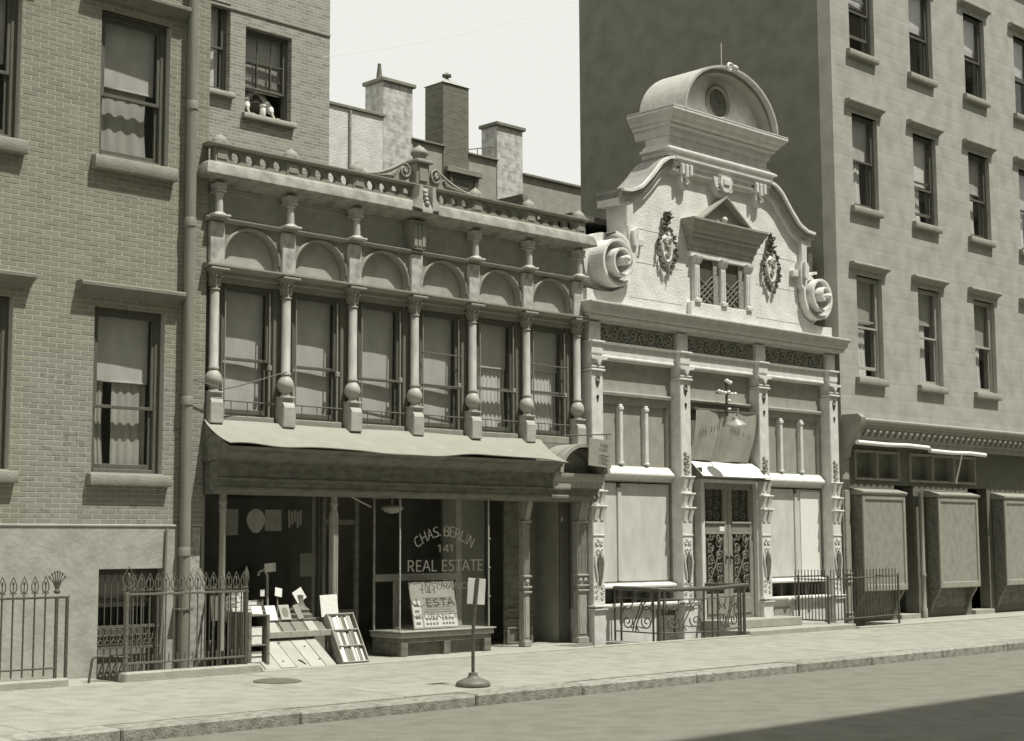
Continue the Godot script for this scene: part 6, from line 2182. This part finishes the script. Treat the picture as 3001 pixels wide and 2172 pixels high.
	var rt := Transform3D(rb, Vector3(1.85, 0.09, 0.72))
	for x: float in [-0.235, 0.215]:
		g = G.new()
		g.box(x, x + 0.02, 0, 0.76, -0.10, 0.02, 0.004, rt)
		part(g, "side_board", M.shoplight, rk)
	g = G.new()
	g.box(-0.215, 0.215, 0, 0.74, -0.10, -0.088, 0.0, rt)
	part(g, "back_board", M.shop, rk)
	for k in 4:
		g = G.new()
		g.box(-0.215, 0.215, 0.0 + 0.245 * k, 0.016 + 0.245 * k, -0.088, 0.028, 0.003, rt)
		part(g, "shelf", M.shoplight, rk)
	for r in 3:
		var x := -0.205
		var i := 0
		while x < 0.16:
			var th := rng.randf_range(0.032, 0.058)
			var hh := rng.randf_range(0.17, 0.215)
			var b := book(rt * Vector3(x + th / 2, 0.017 + 0.245 * r + hh / 2, -0.025), Vector3(0.09, th - 0.004, hh), rb * Basis(Vector3(0, 0, -1), Vector3(-1, 0, 0), Vector3(0, 1, 0)), cov[rng.randi() % 5] if rng.randf() < 0.75 else M.linen, "%s book from the left, upright in the %s row of the leaning rack" % [["first", "second", "third", "fourth", "fifth", "sixth", "seventh", "eighth", "ninth", "tenth", "eleventh", "twelfth"][i], ["bottom", "middle", "top"][r]], "books in the %s row of the rack" % ["bottom", "middle", "top"][r])
			x += th
			i += 1
	# blank white placard on the rack
	g = G.new()
	g.box(-0.15, 0.15, 0, 0.30, -0.004, 0.004, 0.0, Transform3D(Basis(Vector3.RIGHT, -0.12) * Basis(Vector3.BACK, 0.03), Vector3(1.72, 0.71, 0.30)))
	single(g, "white_placard", M.white, "blank white placard propped on top of the leaning rack", "placard")
	# dark bookcase end on against the fence
	var bc := thing("side_bookcase", "dark open bookcase standing side on at the left of the table", "bookcase", Vector3(0.14, 0.08, 0.55))
	g = G.new()
	g.box(-0.03, 0.02, 0.08, 0.84, 0.36, 0.84, 0.006)
	g.box(0.26, 0.31, 0.08, 0.80, 0.36, 0.84, 0.006)
	g.box(0.02, 0.26, 0.08, 0.82, 0.36, 0.39)
	part(g, "side_board", M.shop, bc)
	for y: float in [0.10, 0.40, 0.78]:
		g = G.new()
		g.box(0.02, 0.26, y, y + 0.022, 0.39, 0.83, 0.004)
		part(g, "shelf", M.shop, bc)
	var bl := ["pale book lying on the top shelf of the dark bookcase", "grey book lying under the pale one in the dark bookcase", "buff book lying on the lower shelf of the dark bookcase", "thin book lying lowest in the dark bookcase", "pale thick book lying above the buff one in the dark bookcase"]
	var ys := [0.422 + 0.115, 0.422, 0.122 + 0.07, 0.122, 0.122 + 0.145]
	for k in 5:
		book(Vector3(0.14, ys[k], 0.68), Vector3(0.17, 0.11 if k < 2 else 0.065, 0.22), Basis(Vector3.UP, 0.0), [cov[4], cov[2], cov[2], cov[4], cov[0]][k], bl[k], "books in the dark bookcase")
	# white papers on top, behind the fence finials
	for k in 4:
		g = G.new()
		g.box(-0.08, 0.08, 0, 0.05 + 0.01 * k, -0.1, 0.1, 0.004, Transform3D(Basis(Vector3.UP, 0.1 * k), Vector3(-0.02 + 0.02 * k, 0.84 + 0.061 * k, 0.48)))
		single(g, "paper_bundle", M.paper, ["lowest", "second", "third", "topmost"][k] + " white paper bundle on the dark bookcase beside the fence", "bundle", "paper bundles on the bookcase")
	# prints hanging behind the bookshop glass
	var pr := [[0.62, 0.22, 2.20, 0.20, 0.36, M.frontdark, "grey print hanging leftmost behind the bookshop glass"], [1.32, 0.24, 2.20, 0.29, 0.30, M.front, "pale print hanging third behind the bookshop glass"]]
	for q: Array in pr:
		g = G.new()
		g.box(q[0] - q[3] / 2, q[0] + q[3] / 2, q[2] - q[4], q[2], -0.51, -0.505)
		single(g, "hanging_print", q[5], q[6], "print", "prints in the bookshop window")
	g = G.new()
	var heart := PackedVector2Array()
	for k in 24:
		var a := TAU * k / 24
		heart.append(Vector2(1.02 + 0.16 * cos(a) * (1.0 - 0.25 * maxf(-sin(a), 0)), 2.04 + 0.17 * sin(a)))
	g.ext(heart, 0.006, at(0, 0, -0.51))
	single(g, "palette_board", M.blindmid, "rounded palette-like board hanging in the bookshop window", "board", "prints in the bookshop window")
	g = G.new()
	for k in 5: g.box(1.58 + 0.05 * k, 1.62 + 0.05 * k, 1.95 + 0.04 * (k % 3), 2.2 - 0.02 * (k % 2), -0.51, -0.505)
	single(g, "torn_print", M.front, "torn narrow print hanging at the right of the bookshop window", "print", "prints in the bookshop window")
	g = G.new()
	g.box(1.80, 2.08, 1.25, 1.58, -0.51, -0.505)
	single(g, "wall_print", M.frontdark, "dim square print low at the right of the bookshop window", "print", "prints in the bookshop window")

# ---- signs, lamps and other small things ------------------------------------------------------------------------------------------
func small_things() -> void:
	# street sign on a bent pole
	var p := thing("street_sign", "bent pole sign on a round iron base at the pavement edge", "sign", Vector3(1.02, 0.02, 3.95))
	var g := G.new()
	g.lathe(prof([0.0, 0.02, 0.205, 0.02, 0.21, 0.045, 0.19, 0.075, 0.12, 0.105, 0.07, 0.12, 0.055, 0.15, 0.055, 0.175, 0.03, 0.18]), at(1.02, 0, 3.95), 28)
	part(g, "base", mt(0.16, "soot", Vector3.ONE * 3, 0.55), p)
	g = G.new()
	g.tube([Vector3(1.02, 0.15, 3.95), Vector3(1.02, 0.60, 3.95), Vector3(1.028, 0.74, 3.95), Vector3(1.05, 0.90, 3.95), Vector3(1.085, 1.15, 3.95), Vector3(1.105, 1.31, 3.95)], 0.021, 10)
	part(g, "pole", M.iron, p)
	g = G.new()
	g.box(-0.145, 0.145, -0.155, 0.155, -0.004, 0.004, 0.002, Transform3D(Basis(Vector3.BACK, -0.07), Vector3(1.105, 1.135, 3.92)))
	part(g, "plate", M.blind, p)
	# show card in the office window
	var c := thing("show_card", "large printed rental card leaning in the office window", "card", Vector3(3.93, 0.44, -0.1))
	var ct := Transform3D(Basis(Vector3.RIGHT, -0.20), Vector3(3.95, 0.45, 0.04))
	g = G.new()
	g.box(-0.45, 0.45, 0, 0.70, -0.006, 0.006, 0.0, ct)
	part(g, "card", M.blindmid, c)
	g = G.new()
	g.box(-0.24, 0.43, 0.02, 0.20, 0.0065, 0.008, 0.0, ct)
	g.box(-0.43, -0.27, 0.02, 0.42, 0.0065, 0.008, 0.0, ct)
	part(g, "pale_strip", M.linen, c)
	g = G.new()
	for r in 2:
		for k in 9:
			if k == 4: continue
			g.box(-0.20 + 0.065 * k, -0.155 + 0.065 * k, 0.05 + 0.07 * r, 0.085 + 0.07 * r, 0.0085, 0.0095, 0.0, ct)
	for k in 4: g.box(-0.40, -0.31, 0.06 + 0.09 * k, 0.10 + 0.09 * k, 0.0085, 0.0095, 0.0, ct)
	for k in 7: g.box(-0.22 + 0.03 * (k % 3), 0.38 - 0.05 * (k % 2), 0.24 + 0.035 * k, 0.252 + 0.035 * k, 0.0065, 0.008, 0.0, ct)
	part(g, "print_lines", M.frontdark, c)
	# globe lamp seen in the office
	g = G.new()
	g.lathe(prof([0.0, 2.16, 0.10, 2.18, 0.17, 2.24, 0.16, 2.27, 0.05, 2.30, 0.02, 2.31, 0.02, 2.6]), at(3.34, 0, -0.28), 18)
	single(g, "hanging_lamp", M.blindmid, "dim bowl-shaped ceiling lamp hanging in the office window", "lamp")
	# cord tied along the columns
	g = G.new()
	var rp := []
	for k in 9:
		var f := k / 8.0
		rp.append(Vector3(lerpf(-0.46, 0.0, minf(f * 2.5, 1.0)) if f < 0.4 else lerpf(0.0, 1.05, (f - 0.4) / 0.6), (lerpf(3.90, 3.80, f / 0.4) if f < 0.4 else lerpf(3.80, 4.10, (f - 0.4) / 0.6)) - 0.02 * sin(PI * f), 0.14 if f > 0.05 else 0.05))
	g.tube(rp, 0.009, 6)
	single(g, "tied_cord", M.ironold, "dark cord tied from the drainpipe to the second column", "cord")
	# hanging board on an iron rod
	var hs := thing("hanging_sign", "small square notice board hanging on a rod beside the hall's left pier", "sign", Vector3(6.95, 2.95, 0.42))
	g = G.new()
	g.box(-0.29, 0.29, -0.225, 0.225, -0.012, 0.012, 0.004, Transform3D(Basis(Vector3.BACK, -0.05) * Basis(Vector3.UP, 0.05), Vector3(7.02, 3.17, 0.60)))
	part(g, "board", mt(0.30, "stain", Vector3.ONE * 2), hs)
	g = G.new()
	g.tube([Vector3(6.3, 3.43, 0.45), Vector3(7.30, 3.49, 0.60)], 0.012, 6)
	g.tube([Vector3(6.85, 3.46, 0.56), Vector3(6.85, 3.38, 0.60)], 0.006, 5)
	g.tube([Vector3(7.2, 3.48, 0.58), Vector3(7.2, 3.36, 0.60)], 0.006, 5)
	part(g, "rod", M.iron, hs)
	g = G.new()   # worn, unreadable painted strokes
	for k in 11:
		if k == 4: continue
		g.box(6.84 + 0.035 * k, 6.86 + 0.035 * k, 3.295 - 0.002 * k, 3.345 - 0.002 * k, 0.612, 0.6155)
	for k in 8: g.box(6.92 + 0.035 * k, 6.94 + 0.035 * k, 3.205, 3.25, 0.612, 0.6155)
	part(g, "worn_strokes", M.frontdark, hs)
	g = G.new()
	for k in 5: g.box(6.80, 7.24 - 0.06 * (k % 2), 3.0 + 0.035 * k, 3.008 + 0.035 * k, 0.612, 0.616)
	part(g, "faint_lines", M.frontdark, hs)
	# bellied canvas banner over the door
	var bn := thing("canvas_banner", "weathered canvas banner stretched slanting above the double door", "banner", Vector3(10.95, 3.1, 0.2))
	var sh := func(u: float, v: float) -> Vector3:
		var crease := exp(-pow((u - 0.42 - 0.02 * v) / 0.05, 2.0))
		return Vector3(lerpf(10.16, 11.95, u) - 0.12 * v * v, lerpf(4.09, 3.19, v) + 0.01 * sin(9.0 * u), 0.10 - 0.12 * v - 0.045 * crease + 0.02 * sin(PI * v) + 0.012 * sin(13.0 * u + 4.0 * v))
	g = G.new()
	g.sheet(sh, 40, 12, 0.006)
	part(g, "canvas", mt(0.34, "stain", Vector3(1.2, 0.9, 1.2), 0.95), bn)
	g = G.new()
	g.box(10.12, 11.98, 4.09, 4.13, 0.06, 0.11, 0.006)
	part(g, "top_bar", M.gabledark, bn)
	g = G.new()   # two bows of faded, unreadable strokes
	for w in 2:
		for k in 8:
			if k == 3 + w: continue
			var uu := (0.09 if w == 0 else 0.58) + 0.045 * k
			var vv := (0.36 - 0.022 * k) if w == 0 else (0.22 + 0.022 * k)
			var q0: Vector3 = sh.call(uu, vv); var q1: Vector3 = sh.call(uu + 0.022, vv + 0.13)
			g.box(minf(q0.x, q1.x), maxf(q0.x, q1.x), q1.y, q0.y, minf(q0.z, q1.z), maxf(q0.z, q1.z) + 0.004, 0.0)
	part(g, "faded_strokes", mt(0.24, "soot", Vector3.ONE * 2), bn)
	# cross of lamp bulbs
	var cb := thing("bulb_cross", "cross-shaped sign of unlit glass bulbs above the banner", "sign", Vector3(11.05, 4.05, 0.3))
	g = G.new()
	g.box(11.02, 11.06, 4.02, 4.66, 0.10, 0.14, 0.006)
	g.box(10.74, 11.28, 4.42, 4.46, 0.102, 0.138, 0.006)
	part(g, "frame", M.gabledark, cb)
	for q: Array in [[11.04, 4.65], [10.99, 4.67], [11.10, 4.64], [10.75, 4.46], [10.84, 4.45], [10.93, 4.44], [11.04, 4.46], [11.13, 4.43], [11.23, 4.44], [11.05, 4.30], [11.05, 4.14]]:
		g = G.new()
		g.ball(Vector3(q[0], q[1], 0.175), Vector3.ONE * 0.034, 10)
		g.lathe(prof([0.018, 0, 0.018, 0.03]), Transform3D(Basis(Vector3.RIGHT, PI / 2), Vector3(q[0], q[1], 0.13)), 8)
		part(g, "bulb", mt(0.8, "", Vector3.ONE, 0.1), cb)
	# gooseneck lamp over the door hood
	var gl := thing("gooseneck_lamp", "gooseneck lamp with a wide shade in front of the banner", "lamp", Vector3(10.7, 3.8, 0.5))
	g = G.new()
	g.tube([Vector3(10.95, 4.08, 0.08), Vector3(10.93, 4.12, 0.28), Vector3(10.85, 4.12, 0.52), Vector3(10.76, 4.05, 0.58), Vector3(10.72, 3.96, 0.58)], 0.014, 7)
	part(g, "neck", M.gabledark, gl)
	g = G.new()
	g.lathe(prof([0.19, 0.0, 0.185, 0.015, 0.12, 0.06, 0.05, 0.10, 0.035, 0.15, 0.0, 0.155]), Transform3D(Basis(Vector3.BACK, 0.22) * Basis(Vector3.RIGHT, 0.1), Vector3(10.70, 3.82, 0.57)), 22)
	part(g, "shade", mt(0.34, "stain", Vector3.ONE * 2, 0.4), gl)
	g = G.new()
	g.ball(Vector3(10.71, 3.83, 0.57), Vector3.ONE * 0.05, 10)
	part(g, "bulb", mt(0.8, "", Vector3.ONE, 0.1), gl)
	# notice on the door
	g = G.new()
	g.box(10.985, 11.125, 1.915, 2.005, -0.058, -0.054)
	single(g, "door_notice", M.paper, "small white paper notice tacked on the double door", "notice")
	# wire across the sky
	g = G.new()
	var wp := []
	for k in 13:
		var f := k / 12.0
		wp.append(Vector3(lerpf(6.4, 15.2, f), lerpf(11.2, 14.9, f) - 0.25 * sin(PI * f), -6.0))
	g.tube(wp, 0.004, 4)
	single(g, "overhead_wire", mt(0.75, "", Vector3.ONE), "thin wire strung across the pale sky between the tall houses", "wire")
	# jar on the sill of the open window
	g = G.new()
	g.lathe(prof([0.0, 0, 0.055, 0, 0.06, 0.02, 0.06, 0.14, 0.045, 0.17, 0.045, 0.18, 0.065, 0.19, 0.065, 0.225, 0.0, 0.235]), at(5.66, 10.072, -6.98), 14)
	single(g, "lidded_jar", M.linen, "pale lidded jar on the sill of the rear house's open window", "jar")
	person_at_window()

# ---- person leaning on the sill -----------------------------------------------------------------------------------------------------
func field_mesh(g: G, bones: Array, cell: float, k: float, grow := 0.0) -> void:   # bones: [a, b, ra, rb]
	var lo := Vector3.INF; var hi := -Vector3.INF
	for b: Array in bones:
		var m := maxf(b[2], b[3]) + grow + cell * 3.0
		for e: Vector3 in [b[0], b[1]]:
			lo = lo.min(e - Vector3.ONE * m); hi = hi.max(e + Vector3.ONE * m)
	var nx := int((hi.x - lo.x) / cell) + 2; var ny := int((hi.y - lo.y) / cell) + 2; var nz := int((hi.z - lo.z) / cell) + 2
	var f := PackedFloat32Array()
	f.resize(nx * ny * nz)
	f.fill(1.0)
	for b: Array in bones:
		var m := maxf(b[2], b[3]) + grow + k + cell * 2.0
		var a: Vector3 = b[0]; var c: Vector3 = b[1]
		var l := ((a.min(c) - Vector3.ONE * m) - lo) / cell
		var h := ((a.max(c) + Vector3.ONE * m) - lo) / cell
		var ab := c - a
		var inv := 1.0 / maxf(ab.length_squared(), 1e-9)
		for z in range(maxi(int(l.z), 0), mini(int(h.z) + 1, nz)):
			for y in range(maxi(int(l.y), 0), mini(int(h.y) + 1, ny)):
				var at_ := (z * ny + y) * nx
				for x in range(maxi(int(l.x), 0), mini(int(h.x) + 1, nx)):
					var p := lo + Vector3(x, y, z) * cell
					var t := clampf((p - a).dot(ab) * inv, 0.0, 1.0)
					var d := p.distance_to(a + ab * t) - lerpf(b[2], b[3], t) - grow
					var o := f[at_ + x]
					var s := maxf(k - absf(o - d), 0.0) / k
					f[at_ + x] = minf(o, d) - s * s * k * 0.25
	var id := {}
	var P := PackedVector3Array(); var N := PackedVector3Array()
	var step := [1, nx, nx * ny]
	for z in nz - 1:
		for y in ny - 1:
			for x in nx - 1:
				var i := (z * ny + y) * nx + x
				var neg := 0
				var sum := Vector3.ZERO; var cnt := 0
				var v := [f[i], f[i + 1], f[i + nx], f[i + nx + 1], f[i + nx * ny], f[i + nx * ny + 1], f[i + nx * ny + nx], f[i + nx * ny + nx + 1]]
				for q in 8: if v[q] < 0.0: neg += 1
				if neg == 0 or neg == 8: continue
				for q in 8:
					for ax in 3:
						if q & (1 << ax): continue
						var r := q | (1 << ax)
						if (v[q] < 0.0) == (v[r] < 0.0): continue
						var t: float = v[q] / (v[q] - v[r])
						var c := Vector3(q & 1, (q >> 1) & 1, (q >> 2) & 1)
						c[ax] += t
						sum += c; cnt += 1
				id[i] = P.size()
				P.append(lo + (Vector3(x, y, z) + sum / cnt) * cell)
				N.append(Vector3(v[1] + v[3] + v[5] + v[7] - v[0] - v[2] - v[4] - v[6], v[2] + v[3] + v[6] + v[7] - v[0] - v[1] - v[4] - v[5], v[4] + v[5] + v[6] + v[7] - v[0] - v[1] - v[2] - v[3]).normalized())
	for z in range(1, nz - 1):
		for y in range(1, ny - 1):
			for x in range(1, nx - 1):
				var i := (z * ny + y) * nx + x
				for ax in 3:
					var j: int = i + step[ax]
					if (f[i] < 0.0) == (f[j] < 0.0): continue
					var u: int = step[(ax + 1) % 3]; var w: int = step[(ax + 2) % 3]
					var q := [i, i - u, i - u - w, i - w]
					if not (id.has(q[0]) and id.has(q[1]) and id.has(q[2]) and id.has(q[3])): continue
					var a: int = id[q[0]]; var b: int = id[q[1]]; var c: int = id[q[2]]; var d: int = id[q[3]]
					g.tri3(P[a], P[b], P[c], N[a], N[b], N[c])
					g.tri3(P[a], P[c], P[d], N[a], N[c], N[d])

func person_at_window() -> void:
	# stands inside, bent forward, straight arms down to the sill; the head is behind the lowered upper sash
	var o := Vector3(5.78, 10.07, -7.54)
	var t := thing("person", "person in white rolled sleeves and dark waistcoat leaning out over an open window sill", "person", o + Vector3(0, -0.93, -0.05))
	var hip := o + Vector3(0, 0.02, -0.10)
	var chest := o + Vector3(0, 0.42, 0.06)
	var neck := o + Vector3(0, 0.60, 0.10)
	var head := o + Vector3(0.0, 0.74, 0.15)
	var body := [[hip + Vector3(-0.07, 0, 0), hip + Vector3(0.07, 0, 0), 0.125, 0.125], [hip, chest, 0.125, 0.13], [chest + Vector3(-0.09, 0, 0), chest + Vector3(0.09, 0, 0), 0.12, 0.12], [chest, neck, 0.09, 0.055], [neck, head, 0.055, 0.06]]
	for s: float in [-1.0, 1.0]:
		body.append([hip + Vector3(s * 0.09, -0.02, 0), o + Vector3(s * 0.10, -0.48, -0.02), 0.085, 0.06])
		body.append([o + Vector3(s * 0.10, -0.48, -0.02), o + Vector3(s * 0.11, -0.90, -0.10), 0.058, 0.04])
		body.append([o + Vector3(s * 0.11, -0.905, -0.10), o + Vector3(s * 0.12, -0.92, 0.06), 0.035, 0.03])
	var arms := []
	for s: float in [-1.0, 1.0]:
		var sh := chest + Vector3(s * 0.19, 0.09, 0.02)
		var el := o + Vector3(s * 0.285, 0.27, 0.22)
		var wr := o + Vector3(s * 0.30, 0.055, 0.36)
		arms.append([sh, el, 0.058, 0.045])
		arms.append([el, wr, 0.043, 0.028])
	var g := G.new()
	field_mesh(g, body + arms, 0.018, 0.04)
	var hg := G.new()
	field_mesh(hg, [[head + Vector3(0, 0.03, -0.01), head + Vector3(0, 0.05, -0.015), 0.085, 0.088], [head + Vector3(0, -0.06, 0.035), head + Vector3(0, 0.0, 0.03), 0.05, 0.068], [head + Vector3(0, 0.0, 0.09), head + Vector3(0, -0.025, 0.108), 0.013, 0.018], [head + Vector3(-0.085, 0.0, -0.01), head + Vector3(-0.088, 0.03, -0.015), 0.014, 0.018], [head + Vector3(0.085, 0.0, -0.01), head + Vector3(0.088, 0.03, -0.015), 0.014, 0.018], [head + Vector3(-0.02, -0.055, 0.082), head + Vector3(0.02, -0.055, 0.082), 0.009, 0.009], [neck, head + Vector3(0, -0.03, 0), 0.055, 0.055]], 0.008, 0.02)
	for i in hg.v.size():
		g.v.append(hg.v[i]); g.n.append(hg.n[i])
	for s: float in [-1.0, 1.0]:
		var wr := o + Vector3(s * 0.30, 0.055, 0.36)
		var pc := wr + Vector3(s * 0.005, -0.022, 0.065)
		var hb := [[wr, wr + Vector3(0, -0.01, 0.02), 0.028, 0.026], [pc + Vector3(-0.026, 0, -0.02), pc + Vector3(0.026, 0, -0.02), 0.016, 0.016], [pc + Vector3(-0.03, 0, 0.02), pc + Vector3(0.03, 0, 0.02), 0.014, 0.014], [pc + Vector3(0, 0, -0.03), pc + Vector3(0, 0.002, 0.02), 0.022, 0.02]]
		for k in 4:
			var bx := -0.032 + 0.021 * k
			var L: float = [0.060, 0.076, 0.080, 0.070][k] if s < 0 else [0.070, 0.080, 0.076, 0.060][k]
			hb.append([pc + Vector3(bx, 0, 0.025), pc + Vector3(bx * 1.15, 0.002, 0.025 + L * 0.5), 0.0095, 0.009])
			hb.append([pc + Vector3(bx * 1.15, 0.002, 0.025 + L * 0.5), pc + Vector3(bx * 1.2, -0.018, 0.025 + L), 0.009, 0.008])
		hb.append([pc + Vector3(-s * 0.03, 0, -0.02), pc + Vector3(-s * 0.06, -0.004, 0.012), 0.012, 0.010])
		hb.append([pc + Vector3(-s * 0.06, -0.004, 0.012), pc + Vector3(-s * 0.066, -0.010, 0.042), 0.010, 0.008])
		var fg := G.new()
		field_mesh(fg, hb, 0.0045, 0.008)
		for i in fg.v.size():
			g.v.append(fg.v[i]); g.n.append(fg.n[i])
	var b := part(g, "body", M.skin, t)
	g = G.new()   # shirt: loose sleeves rolled at the elbow, yoke and collar
	var sl := []
	for a: Array in arms: sl.append(a)
	var shirt := [[chest + Vector3(-0.12, 0.08, 0.0), chest + Vector3(0.12, 0.08, 0.0), 0.10, 0.10], [chest, neck + Vector3(0, -0.05, 0), 0.11, 0.075]]
	for k in 2:
		var A: Array = arms[k * 2]
		var F: Array = arms[k * 2 + 1]
		var mid: Vector3 = (F[0] as Vector3).lerp(F[1], 0.25)
		shirt.append([A[0], A[1], 0.075, 0.078])
		shirt.append([A[1], mid, 0.074, 0.062])
	field_mesh(g, shirt, 0.016, 0.03)
	part(g, "shirt", M.linen, t)
	g = G.new()
	field_mesh(g, [[hip + Vector3(-0.08, 0.08, 0), hip + Vector3(0.08, 0.08, 0), 0.135, 0.135], [chest + Vector3(-0.08, -0.08, 0.01), chest + Vector3(0.08, -0.08, 0.01), 0.135, 0.135], [hip, chest + Vector3(0, 0.02, 0.03), 0.135, 0.125]], 0.018, 0.04)
	part(g, "waistcoat", M.ink, t)
	g = G.new()
	field_mesh(g, [[hip + Vector3(-0.07, 0, 0), hip + Vector3(0.07, 0, 0), 0.14, 0.14], [hip + Vector3(-0.09, -0.03, 0), o + Vector3(-0.10, -0.50, -0.02), 0.10, 0.08], [hip + Vector3(0.09, -0.03, 0), o + Vector3(0.10, -0.50, -0.02), 0.10, 0.08], [o + Vector3(-0.10, -0.50, -0.02), o + Vector3(-0.11, -0.86, -0.1), 0.075, 0.062], [o + Vector3(0.10, -0.50, -0.02), o + Vector3(0.11, -0.86, -0.1), 0.075, 0.062]], 0.02, 0.04)
	part(g, "trousers", M.dark, t)
	g = G.new()
	field_mesh(g, [[head + Vector3(0, 0.065, -0.025), head + Vector3(0, 0.03, -0.05), 0.085, 0.07]], 0.01, 0.02)
	part(g, "hair", M.ink, t)
